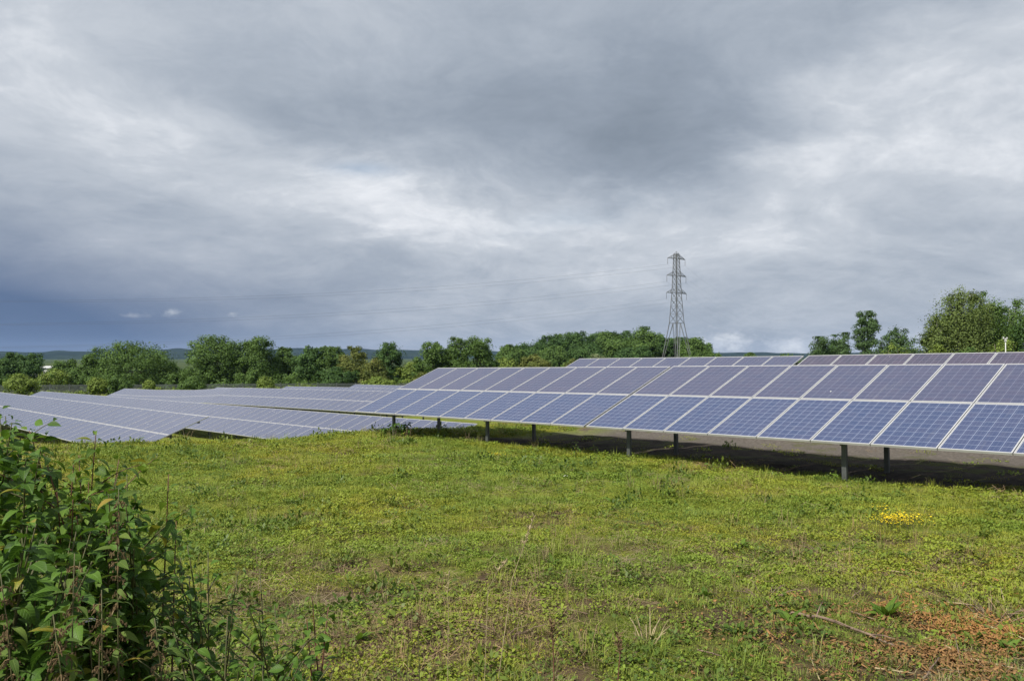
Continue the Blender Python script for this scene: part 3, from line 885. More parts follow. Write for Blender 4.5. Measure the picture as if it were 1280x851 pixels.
G_L = 'trees along the far fence on the left'
G_M = 'trees of the wood behind the pylon'
G_R = 'trees behind the panels on the right'
TREES = [
    # name, label, cat, u, top, width, depth, leaf, shape, group
    ('broadleaf_tree', 'dark tree cut by the left edge of the photo, behind the fence', 'tree', 2, 447, 34, 150, 'leaf_dark', 'round', G_L),
    ('broadleaf_tree', 'small dark pointed tree just left of the round dark one, far left behind the fence', 'tree', 14, 440, 22, 156, 'leaf_dark', 'tall', G_L),
    ('broadleaf_tree', 'compact round dark tree near the left edge, white roofs beside it', 'tree', 36, 439, 40, 150, 'leaf_dark', 'round', G_L),
    ('bush', 'light green bush in front of the fence below the compact round dark tree', 'bush', 28, 466, 40, 128, 'leaf_light', 'bush', G_L),
    ('bush', 'low yellowish green bush behind the fence below the white roofs', 'bush', 70, 460, 46, 146, 'leaf_light', 'bush', G_L),
    ('broadleaf_tree', 'tiny open tree beside the white roofs against the far hill', 'tree', 76, 450, 22, 165, 'leaf_mid', 'round', G_L),
    ('broadleaf_tree', 'tiny round tree right of the white roofs, touching the hill line', 'tree', 90, 448, 15, 166, 'leaf_mid', 'round', G_L),
    ('bush', 'low green bush between the tiny trees and the widest round tree', 'bush', 98, 456, 36, 150, 'leaf_mid', 'bush', G_L),
    ('broadleaf_tree', 'slim tree leaning on the left flank of the widest round tree', 'tree', 114, 439, 32, 152, 'leaf_mid', 'round', G_L),
    ('broadleaf_tree', 'widest round tree on the left, a broad dome behind two light bushes', 'tree', 166, 425, 96, 150, 'leaf_mid', 'round', G_L),
    ('bush', 'bright green bush before the fence, left one of two under the widest round tree', 'bush', 124, 471, 26, 126, 'leaf_light', 'bush', G_L),
    ('bush', 'rounder mid green bush before the fence, right one of two under the widest round tree', 'bush', 149, 469, 28, 126, 'leaf_mid', 'bush', G_L),
    ('bush', 'small yellow green sapling on the fence line under the right flank of the widest tree', 'bush', 186, 474, 10, 128, 'leaf_light', 'bush', G_L),
    ('bush', 'low hedge-like bush in the gap where the far hill shows', 'bush', 216, 453, 46, 152, 'leaf_mid', 'bush', G_L),
    ('bush', 'dark rounded bush standing before the fence below the first of two tall feathery trees', 'bush', 241, 470, 32, 128, 'leaf_mid', 'bush', G_L),
    ('broadleaf_tree', 'tall feathery green tree, left one of a pair with pointed tops', 'tree', 268, 418, 70, 148, 'leaf_mid', 'round', G_L),
    ('broadleaf_tree', 'tall feathery green tree, right one of a pair with pointed tops', 'tree', 322, 419, 56, 148, 'leaf_mid', 'round', G_L),
    ('bush', 'small light bush on the fence line below the right feathery tree', 'bush', 332, 469, 20, 127, 'leaf_light', 'bush', G_L),
    ('broadleaf_tree', 'low tree filling the notch right of the feathery pair', 'tree', 358, 433, 34, 152, 'leaf_mid', 'round', G_L),
    ('broadleaf_tree', 'dark green tree in mid hedge, left of the rust-tinged one', 'tree', 385, 431, 42, 150, 'leaf_dark', 'round', G_L),
    ('broadleaf_tree', 'second dark green tree touching the rust-tinged one', 'tree', 412, 430, 36, 150, 'leaf_mid', 'round', G_L),
    ('broadleaf_tree', 'rust-tinged tree with reddish shoots in the middle of the hedge', 'tree', 441, 432, 42, 146, 'leaf_rust', 'round', G_L),
    ('bush', 'dark bush under the rust-tinged tree', 'bush', 420, 458, 60, 143, 'leaf_dark', 'bush', G_L),
    ('broadleaf_tree', 'dark rounded tree at the right end of the hedge, beside the hill gap', 'tree', 484, 426, 44, 148, 'leaf_dark', 'round', G_L),
    ('bush', 'reddish flecked bush between the rust-tinged tree and the dark rounded end tree', 'bush', 468, 446, 36, 143, 'leaf_rust', 'bush', G_L),
    ('bush', 'light green bush at the foot of the hedge beside the front table corner', 'bush', 474, 470, 44, 128, 'leaf_light', 'bush', G_L),
    ('bush', 'olive bush in the hill gap left of the three joined trees', 'bush', 514, 450, 40, 146, 'leaf_light', 'bush', G_L),
    ('broadleaf_tree', 'leftmost of three joined trees behind the front table corner', 'tree', 541, 423, 46, 140, 'leaf_mid', 'round', G_L),
    ('broadleaf_tree', 'middle one of three joined trees behind the front table corner', 'tree', 573, 419, 38, 141, 'leaf_mid', 'round', G_L),
    ('broadleaf_tree', 'rightmost and tallest of three joined trees behind the front table corner', 'tree', 600, 417, 42, 140, 'leaf_mid', 'round', G_L),
    ('bush', 'brownish bush under the leftmost of the three joined trees', 'bush', 528, 464, 26, 132, 'leaf_rust', 'bush', G_L),
    ('broadleaf_tree', 'low end tree where the wood begins, right of the three joined trees', 'tree', 638, 430, 42, 200, 'leaf_mid', 'round', G_M),
    ('broadleaf_tree', 'round tree at the wood edge behind an autumn-tinted bush', 'tree', 672, 424, 42, 215, 'leaf_dark', 'round', G_M),
    ('broadleaf_tree', 'dark tree on the rising left shoulder of the wood', 'tree', 690, 416, 46, 222, 'leaf_dark', 'round', G_M),
    ('broadleaf_tree', 'broad tree at the left end of the flat wood top', 'tree', 724, 413, 52, 225, 'leaf_dark', 'round', G_M),
    ('broadleaf_tree', 'broad tree in the middle of the flat wood top', 'tree', 764, 412, 56, 228, 'leaf_mid', 'round', G_M),
    ('broadleaf_tree', 'tallest tree of the wood, pale and open, left of the pylon', 'tree', 803, 406, 40, 220, 'leaf_mid', 'round', G_M),
    ('broadleaf_tree', 'tree directly behind the pylon legs', 'tree', 838, 420, 44, 226, 'leaf_dark', 'round', G_M),
    ('broadleaf_tree', 'rounded last tree of the wood, right of the pylon', 'tree', 870, 421, 44, 218, 'leaf_mid', 'round', G_M),
    ('bush', 'light yellow green bush at the wood foot near the three joined trees', 'bush', 634, 446, 36, 168, 'leaf_light', 'bush', G_M),
    ('bush', 'autumn-tinted bush with rusty tips at the wood foot', 'bush', 668, 442, 46, 164, 'leaf_rust', 'bush', G_M),
    ('bush', 'small rusty bush just left of the pale willow', 'bush', 714, 446, 24, 164, 'leaf_rust', 'bush', G_M),
    ('willow_bush', 'pale grey-green willow dome above the rear table corner', 'bush', 748, 440, 34, 150, 'leaf_grey', 'bush', G_M),
    ('broadleaf_tree', 'dark tree in the lower wood between the willow and the pylon', 'tree', 792, 432, 56, 196, 'leaf_dark', 'round', G_M),
    ('bush', 'tiny far bush in the gap right of the pylon', 'bush', 938, 440, 16, 160, 'leaf_mid', 'bush', G_R),
    ('bush', 'thin line of far shoots showing over the rear table, left of the dark trees', 'bush', 984, 441, 34, 160, 'leaf_mid', 'bush', G_R),
    ('broadleaf_tree', 'left one of three small dark trees left of the poplar', 'tree', 1026, 420, 28, 130, 'leaf_poplar', 'tall', G_R),
    ('broadleaf_tree', 'middle dark one of three small trees left of the poplar', 'tree', 1041, 418, 20, 132, 'leaf_dark', 'tall', G_R),
    ('broadleaf_tree', 'right lighter one of three small trees left of the poplar', 'tree', 1055, 415, 18, 130, 'leaf_poplar', 'tall', G_R),
    ('poplar_tree', 'slender forked poplar standing alone against the sky', 'tree', 1083, 388, 29, 120, 'leaf_poplar', 'vase', G_R),
    ('broadleaf_tree', 'dark tree between the poplar and the big birch', 'tree', 1125, 403, 44, 112, 'leaf_poplar', 'round', G_R),
    ('broadleaf_tree', 'low dark tree on the left shoulder beside the poplar', 'tree', 1106, 418, 26, 114, 'leaf_poplar', 'round', G_R),
    ('bush', 'yellow green bush below the dark tree by the poplar', 'bush', 1122, 427, 50, 98, 'leaf_light', 'bush', G_R),
    ('birch_tree', 'big olive birch with ragged top, largest tree on the right', 'tree', 1198, 352, 100, 74, 'leaf_olive', 'birch', G_R),
    ('birch_tree', 'greener birch merging into the right side of the big olive one', 'tree', 1236, 354, 52, 76, 'leaf_mid', 'birch', G_R),
    ('birch_tree', 'lower olive birch on the left flank of the big one', 'tree', 1172, 393, 46, 72, 'leaf_olive', 'birch', G_R),
    ('birch_tree', 'tree with narrow pointed top at the right edge of the photo', 'tree', 1265, 365, 46, 80, 'leaf_mid', 'birch', G_R),
    ('broadleaf_tree', 'dark green tree cut by the right edge behind the white mast', 'tree', 1284, 388, 44, 78, 'leaf_dark', 'round', G_R),
    ('bush', 'bright green bush behind the white mast', 'bush', 1256, 414, 60, 66, 'leaf_light', 'bush', G_R),
    ('bush', 'bright green bush at the foot of the big olive birch', 'bush', 1168, 426, 44, 66, 'leaf_light', 'bush', G_R),
    ('bush', 'mid green bush between the birch foot and the white mast', 'bush', 1212, 425, 50, 67, 'leaf_mid', 'bush', G_R),
    ('bush', 'dense dark undergrowth bush filling the foot of the hedge behind the feathery pair', 'bush', 298, 450, 70, 158, 'leaf_dark', 'bush', G_L),
    ('bush', 'dark undergrowth bush behind the notch tree right of the feathery pair', 'bush', 372, 448, 70, 160, 'leaf_dark', 'bush', G_L),
    ('bush', 'dark undergrowth bush behind the fence left of the widest round tree', 'bush', 130, 455, 54, 160, 'leaf_dark', 'bush', G_L),
    ('bush', 'dark undergrowth bush between the dark end tree and the hill gap', 'bush', 500, 457, 50, 158, 'leaf_dark', 'bush', G_L),
    ('bush', 'dark undergrowth bush at the foot of the three joined trees', 'bush', 575, 448, 90, 150, 'leaf_dark', 'bush', G_L),
    ('bush', 'mid green bush right of the widest tree where the hill shows above', 'bush', 200, 450, 50, 160, 'leaf_mid', 'bush', G_L),
    ('broadleaf_tree', 'tree filling the dip between the wood end and the rising shoulder', 'tree', 655, 427, 44, 226, 'leaf_dark', 'round', G_M),
    ('broadleaf_tree', 'tree in the wood between the two broad flat-topped ones', 'tree', 744, 414, 50, 236, 'leaf_dark', 'round', G_M),
    ('broadleaf_tree', 'tree filling the wood between the tallest one and the pylon', 'tree', 822, 415, 46, 236, 'leaf_mid', 'round', G_M),
    ('broadleaf_tree', 'tree filling the wood just left of the tallest one', 'tree', 785, 413, 46, 236, 'leaf_dark', 'round', G_M),
    ('broadleaf_tree', 'tree in the wood right beside the dark shoulder tree', 'tree', 708, 415, 46, 234, 'leaf_mid', 'round', G_M),
    ('broadleaf_tree', 'tree of the wood between the pylon and the rounded last one', 'tree', 854, 421, 46, 236, 'leaf_dark', 'round', G_M),
    ('broadleaf_tree', 'low dark tree right behind the willow dome', 'tree', 736, 430, 60, 205, 'leaf_dark', 'round', G_M),
    ('broadleaf_tree', 'low tree of the wood above the autumn-tinted bush', 'tree', 690, 432, 60, 205, 'leaf_mid', 'round', G_M),
    ('birch_tree', 'dense green birch filling the middle behind the big olive one', 'tree', 1216, 372, 80, 80, 'leaf_mid', 'birch', G_R),
    ('broadleaf_tree', 'dark undergrowth tree below the birches at the right', 'tree', 1240, 398, 90, 84, 'leaf_dark', 'round', G_R),
]
for i, (nm, lab, cat, u, top, w, d, lf, shp, grp) in enumerate(TREES):
    big = d < 85
    tree(nm, lab, cat, u, top, w, d, lf, shp, grp, seed=i, bark='birch_bark' if 'birch' in nm else 'bark',
         nleaf=(34000 if (shp == 'birch' and w > 80) else 16000 if big else None), leafsize=(0.155 if big else None))


# ------------------------------------------------------------------ fence along the far side of the field
def fence():
    root = empty('boundary_fence', (px(-60, 133), 133, gz(px(-60, 133), 133)))
    tag(root, 'long dark steel fence between the sunken solar field and the trees', 'fence')
    o = Vector(root.location)
    a = Vector((px(-60, 133), 133, 0)); e = Vector((px(560, 138), 138, 0))
    L = (e - a).length; dv = (e - a).normalized()
    n = int(L / 2.9)
    b = MB()
    zs = []
    for i in range(n + 1):
        p = a + dv * (i * L / n)
        z = gz(p.x, p.y); zs.append(z)
        pb = MB()
        pb.box((-.045, -.045, -.2), (.045, .045, 1.7)); pb.box((-.06, -.06, 1.7), (.06, .06, 1.74))
        q = part('fence_post', 'post', lambda bb: (bb.box((-.045, -.045, -.2), (.045, .045, 1.7)), bb.box((-.06, -.06, 1.7), (.06, .06, 1.74))), M['fence'], root)
        q.location = Vector((p.x, p.y, z)) - o
    for i in range(n):
        p = a + dv * (i * L / n); q = a + dv * ((i + 1) * L / n)
        z0, z1 = zs[i], zs[i + 1]
        for h in (.15, .85, 1.5):
            b.bar(Vector((p.x, p.y, z0 + h)) - o, Vector((q.x, q.y, z1 + h)) - o, .03, .04)
        for k in range(1, 26):
            f = k / 26
            c = p.lerp(q, f); zz = z0 * (1 - f) + z1 * f
            b.box((c.x - o.x - .022, c.y - o.y - .03, zz - o.z + .05), (c.x - o.x + .022, c.y - o.y - .018, zz - o.z + 1.62))
    b.build('pale_panel', M['fence'], root)


fence()


# ------------------------------------------------------------------ rough growth along the fence and under the wood: a mass nobody could count
def undergrowth(name, label, leaf, u0, u1, d0, d1, h0, h1, n, size, seed):
    rs = np.random.default_rng(seed)
    k = int(n / 45)
    d = rs.uniform(d0, d1, k); x = (rs.uniform(u0, u1, k) - 640) / F * d
    z = ground(x, d)
    hh = (h0 + (h1 - h0) * vnoise(x * .22 + seed, d * 0, seed) ** 1.2) * rs.uniform(.6, 1.05, k)
    c = np.stack([x, d, z + hh * rs.random(k) ** .6 * .85], -1)
    cr = rs.uniform(.35, .8, k) * (.35 + hh * .22)
    i = rs.integers(0, k, n)
    dd = rs.normal(size=(n, 3)); dd /= np.linalg.norm(dd, axis=1)[:, None]
    pos = c[i] + dd * (cr[i] * rs.random(n) ** .45)[:, None]
    nrm = dd * .8 + rs.normal(size=(n, 3)) * .45 + np.array([0, -.15, .35])
    nrm /= np.linalg.norm(nrm, axis=1)[:, None]
    a = np.cross(nrm, rs.normal(size=(n, 3))); a /= np.linalg.norm(a, axis=1)[:, None]
    b = np.cross(nrm, a); sz = (size * rs.uniform(.6, 1.35, n))[:, None]
    q = np.stack([pos + a * sz * .5, pos + b * sz * .33, pos - a * sz * .5, pos - b * sz * .33], 1).reshape(-1, 3)
    t = np.repeat(np.clip(.5 * rs.random(k)[i] + .5 * rs.random(n), 0, 1), 4)
    tag(link(bpy.data.objects.new(name, fast_mesh(name, q, np.arange(len(q)).reshape(-1, 4), M[leaf], tint=t))), label, kind='stuff')


undergrowth('undergrowth', 'dense green undergrowth filling the hedge behind the far fence', 'leaf_mid', -60, 650, 143, 158, 2.2, 5.2, 70000, .30, 5)
undergrowth('brambles', 'low light green growth in front of and through the far fence', 'leaf_light', -40, 620, 126, 136, .5, 1.7, 22000, .24, 6)
undergrowth('undergrowth', 'dense undergrowth at the foot of the wood behind the pylon', 'leaf_mid', 615, 900, 185, 205, 3.5, 6.5, 40000, .38, 7)
undergrowth('undergrowth', 'green undergrowth below the birches on the right', 'leaf_light', 1105, 1300, 62, 70, 1.6, 3.2, 26000, .16, 8)

# ------------------------------------------------------------------ white sheds far left
def shed(u0, u1, top, base, d, label):
    x0, x1 = px(u0, d), px(u1, d)
    z0, z1 = pz(base, d), pz(top, d)
    root = empty('industrial_shed', ((x0 + x1) / 2, d, z0))
    tag(root, label, 'building', 'white sheds beyond the trees')
    w = (x1 - x0) / 2; h = z1 - z0
    b = MB(); b.box((-w, 0, -2), (w, 14, h * .62)); b.build('wall', M['dull_white'], root)
    b = MB()
    e = .35
    b.add([(-w - e, -e, h * .62), (w + e, -e, h * .62), (w + e, 14 + e, h * .62), (-w - e, 14 + e, h * .62), (-w - e, 7, h), (w + e, 7, h)],
          [(0, 1, 5, 4), (2, 3, 4, 5), (0, 4, 3), (1, 2, 5), (0, 3, 2, 1)])
    b.build('roof', M['dull_white'], root)
    b = MB(); b.box((-w * .3, -.04, -.5), (w * .3, -.003, h * .4)); b.build('door', M['window'], root)


shed(44, 60, 457.5, 464, 260, 'small white shed left of the gap beside the round dark tree')
shed(64, 73, 458.5, 463.5, 262, 'smaller white shed right of the other under the tiny trees')
shed(0, 9, 459, 464.5, 265, 'white shed at the left edge of the photo behind the dark trees')


# ------------------------------------------------------------------ pylon and its conductors
PD = 200.0
PX = px(846, PD)
PBASE = gz(PX, PD)
PTOP = pz(314, PD)


def pylon():
    root = empty('electricity_pylon', (PX, PD, PBASE))
    root.rotation_euler = (0, 0, R(38))
    tag(root, 'grey lattice electricity pylon with three pairs of crossarms standing before the wood', 'pylon')
    def zpx(v): return pz(v, PD) - PBASE
    H = PTOP - PBASE
    prof = [(0, 3.05), (zpx(404), 1.22), (zpx(366), .78), (zpx(323), .5), (zpx(317), .42)]
    def hw(z): return float(np.interp(z, [p[0] for p in prof], [p[1] for p in prof]))
    b = MB()
    lw = .14
    cor = [(-1, -1), (1, -1), (1, 1), (-1, 1)]
    for sx, sy in cor:
        for (z0, w0), (z1, w1) in zip(prof[:-1], prof[1:]):
            b.bar((sx * w0, sy * w0, z0), (sx * w1, sy * w1, z1), lw if z0 < 10 else .11)
    b.build('leg_frame', M['lattice'], root)
    b = MB()
    # splayed base: one big inverted V per face with a belt at the waist
    zw = prof[1][0]
    for k in range(4):
        (ax, ay), (bx, by) = cor[k], cor[(k + 1) % 4]
        w1 = prof[1][1]; w0 = prof[0][1]
        m1 = ((ax + bx) / 2 * w1, (ay + by) / 2 * w1, zw)
        b.bar((ax * w1, ay * w1, zw), (bx * w1, by * w1, zw), .09)
        b.bar((ax * w0, ay * w0, 0.1), m1, .08); b.bar((bx * w0, by * w0, 0.1), m1, .08)
        for f in (.35, .65):
            wz = hw(zw * f)
            pa = Vector((ax * wz, ay * wz, zw * f)); pb = Vector((bx * wz, by * wz, zw * f))
            la = Vector((ax * w0, ay * w0, .1)).lerp(Vector(m1), f); lb = Vector((bx * w0, by * w0, .1)).lerp(Vector(m1), f)
            b.bar(pa, la, .05); b.bar(pb, lb, .05)
    z = zw
    while z < prof[-1][0] - .3:
        w = hw(z); z2 = min(prof[-1][0], z + w * 1.75)
        w2 = hw(z2)
        for k in range(4):
            (ax, ay), (bx, by) = cor[k], cor[(k + 1) % 4]
            b.bar((ax * w, ay * w, z), (bx * w2, by * w2, z2), .055)
            b.bar((bx * w, by * w, z), (ax * w2, ay * w2, z2), .055)
            b.bar((ax * w2, ay * w2, z2), (bx * w2, by * w2, z2), .045)
        z = z2
    b.build('bracing', M['lattice'], root)
    b = MB()
    wt = hw(zpx(317))
    for sx, sy in cor:
        b.bar((sx * wt, sy * wt, zpx(317)), (0, 0, H), .07)
    b.build('peak', M['lattice'], root)
    tips = []
    for v, ln in ((323, 3.1), (344.5, 3.4), (366, 3.55)):
        za = zpx(v); w = hw(za); wu = hw(za + 1.1)
        for s in (-1, 1):
            b = MB()
            tip = Vector((s * ln, 0, za - .08))
            for sy in (-1, 1):
                b.bar((s * w, sy * w, za), tip, .09)
                b.bar((s * wu, sy * wu, za + 1.0), tip, .065)
                for f in (.3, .6):
                    lo = Vector((s * w, sy * w, za)).lerp(tip, f); hi = Vector((s * wu, sy * wu, za + 1.0)).lerp(tip, f)
                    b.bar(lo, hi, .045)
                b.bar(Vector((s * w, sy * w, za)).lerp(tip, .3), Vector((s * wu, sy * wu, za + 1.0)), .045)
            for f in (.0, .3, .6):
                b.bar(Vector((s * w, -w, za)).lerp(tip, f), Vector((s * w, w, za)).lerp(tip, f), .045)
            b.build('crossarm', M['lattice'], root)
            b = MB()
            for k in range(8):
                b.tube([tip + Vector((0, 0, -.12 - k * .17)), tip + Vector((0, 0, -.2 - k * .17))], [.07, .03], 8)
            b.tube([tip, tip + Vector((0, 0, -1.5))], .018, 6)
            b.build('insulator', M['insulator'], root)
            tips.append(Matrix.Rotation(R(38), 3, 'Z') @ (tip + Vector((0, 0, -1.5))) + root.location)
    b = MB()
    for sx, sy in cor:
        b.box((sx * 3.05 - .4, sy * 3.05 - .4, -.6), (sx * 3.05 + .4, sy * 3.05 + .4, .12))
    b.build('footing', M['concrete'], root)
    return tips


tips = pylon()
WIRELAB = ['top', 'top', 'middle', 'middle', 'bottom', 'bottom']
for i, tp in enumerate(tips):
    side = 'near' if i % 2 == 0 else 'far'
    for direction in (0, 1):
        b = MB()
        pts = []
        for k in range(41):
            s = k / 40
            if direction == 0:
                L = 332.0
                dx, dy = -128 / 138, -50 / 138
                sag = 12.3
            else:
                L = 260.0
                dx, dy = .43, .90
                sag = 7.0
            dz = -4 * sag * s * (1 - s)
            pts.append((tp.x + dx * L * s, tp.y + dy * L * s, tp.z + dz))
        p0 = Vector(pts[0])
        b.tube([Vector(p) - p0 for p in pts], 0.012 if direction == 0 else .007, 5)
        o = b.build('power_line', M['wire'])
        o.location = p0
        tag(o, '%s conductor on the %s circuit sagging from the pylon to the %s' % (WIRELAB[i], side, 'left across the sky' if direction == 0 else 'right into the distance'), 'power line', 'power lines on the pylon')

# ------------------------------------------------------------------ white mast behind the rear table
def mast():
    d = 36.0
    x = px(1257, d)
    z0 = gz(x, d)
    root = empty('sensor_mast', (x, d, z0))
    tag(root, 'thin white mast with a small forked head behind the dark violet table', 'mast')
    zt = pz(423.5, d) - z0
    b = MB(); b.tube([(0, 0, -.2), (0, 0, zt)], 0.02, 10); b.build('pole', M['dull_white'], root, True)
    b = MB(); b.bar((-.09, 0, zt), (.09, 0, zt + .03), .03); b.tube([(-.085, 0, zt + .0), (-.085, 0, zt + .09)], [.03, .035], 10); b.tube([(.07, 0, zt + .0), (.07, 0, zt + .07)], [.028, .032], 10)
    b.box((-.035, -.035, zt - .12), (.035, .035, zt - .01)); b.build('sensor_head', M['dull_white'], root)


mast()

# ------------------------------------------------------------------ low ground cover
M['herb'] = cover_mat('low_herb_leaves', (.088, .150, .016), (.205, .275, .032), (.165, .130, .070))
M['blade'] = cover_mat('short_grass_blades', (.112, .178, .020), (.250, .302, .050), (.26, .215, .115), 0.02)
M['litter'] = cover_mat('dead_stems', (.16, .115, .07), (.30, .235, .15), (.11, .075, .05), 0.0, .05, .8)
M['moss'] = cover_mat('moss_cushions', (.138, .178, .016), (.265, .288, .034), (.15, .11, .055), -0.02)


def leaf_cloud(n, radius, hmin, hmax, lmin, lmax, wr, rs, upright=0.3, flat=False):
    """n small folded leaves scattered over a disc -> verts, quads(tri pairs), tint"""
    a = rs.random(n) * 2 * np.pi; r = radius * np.sqrt(rs.random(n))
    base = np.stack([r * np.cos(a), r * np.sin(a), rs.uniform(hmin, hmax, n) * (1 - (r / radius) ** 2 * .6)], -1)
    az = rs.random(n) * 2 * np.pi; el = rs.normal(upright, .35, n)
    d = np.stack([np.cos(az) * np.cos(el), np.sin(az) * np.cos(el), np.sin(el)], -1)
    s = np.stack([-np.sin(az), np.cos(az), rs.normal(0, .3, n)], -1)
    L = rs.uniform(lmin, lmax, n)[:, None]
    up = np.cross(d, s)
    v = np.stack([base, base + d * L * .5 + s * L * wr * .5 + up * L * .08, base + d * L, base + d * L * .5 - s * L * wr * .5 + up * L * .08], 1).reshape(-1, 3)
    return v, np.arange(4 * n).reshape(-1, 4), np.repeat(rs.random(n), 4)


def blade_tuft(n, radius, lmin, lmax, w, rs, lean=.5):
    a = rs.random(n) * 2 * np.pi; r = radius * np.sqrt(rs.random(n))
    base = np.stack([r * np.cos(a), r * np.sin(a), np.full(n, -.005)], -1)
    az = a + rs.normal(0, .7, n)
    ln = np.abs(rs.normal(lean, .3, n))[:, None]
    out = np.stack([np.cos(az), np.sin(az), np.zeros(n)], -1)
    L = rs.uniform(lmin, lmax, n)[:, None]
    up = np.array([0, 0, 1.0])
    p1 = base + (up * .55 + out * ln * .25) * L
    p2 = base + (up * (.95 - .35 * ln) + out * ln * .8) * L
    s = np.stack([-np.sin(az + rs.normal(0, .5, n)), np.cos(az), np.zeros(n)], -1) * w
    v = np.stack([base - s * .5, base + s * .5, p1 + s * .42, p1 - s * .42, p2 + s * .06, p2 - s * .06], 1)
    i = (np.arange(n) * 6)[:, None]
    q = np.concatenate([i + np.array([[0, 1, 2, 3]]), i + np.array([[3, 2, 4, 5]])])
    return v.reshape(-1, 3), q, np.repeat(rs.random(n), 6)


def stem_litter(n, radius, lmin, lmax, w, rs):
    a = rs.random(n) * 2 * np.pi; r = radius * np.sqrt(rs.random(n))
    c = np.stack([r * np.cos(a), r * np.sin(a), rs.uniform(.004, .03, n)], -1)
    az = rs.random(n) * 2 * np.pi
    d = np.stack([np.cos(az), np.sin(az), rs.normal(0, .22, n)], -1) * rs.uniform(lmin, lmax, n)[:, None]
    s = np.stack([-np.sin(az), np.cos(az), rs.normal(0, .3, n)], -1) * w
    v = np.stack([c - d * .5 - s, c - d * .5 + s, c + d * .5 + s * .5, c + d * .5 - s * .5], 1)
    return v.reshape(-1, 3), np.arange(4 * n).reshape(-1, 4), np.repeat(rs.random(n), 4)


def source_collection(name, makers):
    c = bpy.data.collections.new(name)            # not linked to the scene: only its meshes are used
    for k, (mk, mt) in enumerate(makers):
        v, q, t = mk
        c.objects.link(bpy.data.objects.new('%s_%02d' % (name, k), fast_mesh(name, v, q, mt, tint=t)))
    return c


def scatter(name, P, rot, scl, idx, coll, label):
    me = bpy.data.meshes.new(name)
    me.vertices.add(len(P)); me.vertices.foreach_set('co', np.ascontiguousarray(P, np.float32).ravel())
    for nm, ty, dat in (('rot', 'FLOAT_VECTOR', rot), ('scl', 'FLOAT', scl), ('idx', 'INT', idx)):
        at = me.attributes.new(nm, ty, 'POINT')
        at.data.foreach_set('vector' if ty == 'FLOAT_VECTOR' else 'value', np.ascontiguousarray(dat, np.int32 if ty == 'INT' else np.float32).ravel())
    me.update()
    o = link(bpy.data.objects.new(name, me))
    tag(o, label, kind='stuff')
    ng = bpy.data.node_groups.new(name, 'GeometryNodeTree')
    ng.interface.new_socket('Geometry', in_out='INPUT', socket_type='NodeSocketGeometry')
    ng.interface.new_socket('Geometry', in_out='OUTPUT', socket_type='NodeSocketGeometry')
    T = NT(ng)
    gi, go = T.new('NodeGroupInput'), T.new('NodeGroupOutput')
    ip = T.new('GeometryNodeInstanceOnPoints')
    ci = T.new('GeometryNodeCollectionInfo')
    ci.inputs['Collection'].default_value = coll
    ci.inputs['Separate Children'].default_value = True
    ci.inputs['Reset Children'].default_value = True
    def named(nm, ty):
        a = T.new('GeometryNodeInputNamedAttribute', data_type=ty)
        a.inputs['Name'].default_value = nm
        return a.outputs['Attribute']
    T.l.new(gi.outputs[0], ip.inputs['Points'])
    T.l.new(ci.outputs[0], ip.inputs['Instance'])
    ip.inputs['Pick Instance'].default_value = True
    T.l.new(named('idx', 'INT'), ip.inputs['Instance Index'])
    e = T.new('FunctionNodeEulerToRotation')
    T.l.new(named('rot', 'FLOAT_VECTOR'), e.inputs[0])
    T.l.new(e.outputs[0], ip.inputs['Rotation'])
    T.l.new(named('scl', 'FLOAT'), ip.inputs['Scale'])
    T.l.new(ip.outputs[0], go.inputs[0])
    o.modifiers.new('scatter', 'NODES').node_group = ng
    return o


def sample_ground(density, dmin, dmax, rs, half=0.68):
    """points over the view's wedge; density(d) per square metre"""
    P = []
    edges = np.geomspace(dmin, dmax, 16)
    for a, b in zip(edges[:-1], edges[1:]):
        area = half * (b * b - a * a)
        n = int(area * density((a + b) / 2))
        y = np.sqrt(rs.random(n) * (b * b - a * a) + a * a)
        x = rs.uniform(-half, half, n) * y
        P.append(np.stack([x, y], -1))
    P = np.concatenate(P)
    return P


def keep_cover(P, rs, gravel=0.05):
    gravel = gravel * .35
    t, n = tn(P[:, 0], P[:, 1])
    g = (n > 13.9 + (vnoise(P[:, 0] * 1.3, P[:, 1] * 1.3, 8) - .5) * 1.0) & (n < 21) & (t > -18)
    k = np.where(g, gravel, 1.0)
    z = ground(P[:, 0], P[:, 1])
    return rs.random(len(P)) < k, z


def slope_rot(P, rs, tilt=.12):
    return np.stack([rs.normal(0, tilt, len(P)), rs.normal(0, tilt, len(P)), rs.random(len(P)) * 6.283], -1)


rs = np.random.default_rng(21)
herbs = source_collection('herb_clump', [(leaf_cloud(70, .13, .0, .045, .012, .032, .75, rs, .35), M['herb']) for _ in range(6)])
mosses = source_collection('moss_clump', [(leaf_cloud(120, .15, .0, .03, .006, .018, .6, rs, .7), M['moss']) for _ in range(5)])
blades = source_collection('grass_tuft', [(blade_tuft(46, .10, .025, .085, .0032, rs, .7), M['blade']) for _ in range(6)])
litters = source_collection('dead_stem_clump', [(stem_litter(34, .16, .03, .13, .0013, rs), M['litter']) for _ in range(5)])

def cover(name, coll, ncoll, dens, dmin, dmax, label, s0, s1, patch=None, gravel=.05):
    P = sample_ground(dens, dmin, dmax, rs)
    k, z = keep_cover(P, rs, gravel)
    if patch is not None: k &= rs.random(len(P)) < patch(P)
    P, z = P[k], z[k]
    d = np.hypot(P[:, 0], P[:, 1])
    scl = rs.uniform(s0, s1, len(P)) * (1 + np.clip((d - 9) / 22, 0, .8))
    scatter(name, np.column_stack([P, z - .004]), slope_rot(P, rs), scl, rs.integers(0, ncoll, len(P)), coll, label)


def pn(P, f, s): return vnoise(P[:, 0] * f, P[:, 1] * f, s)


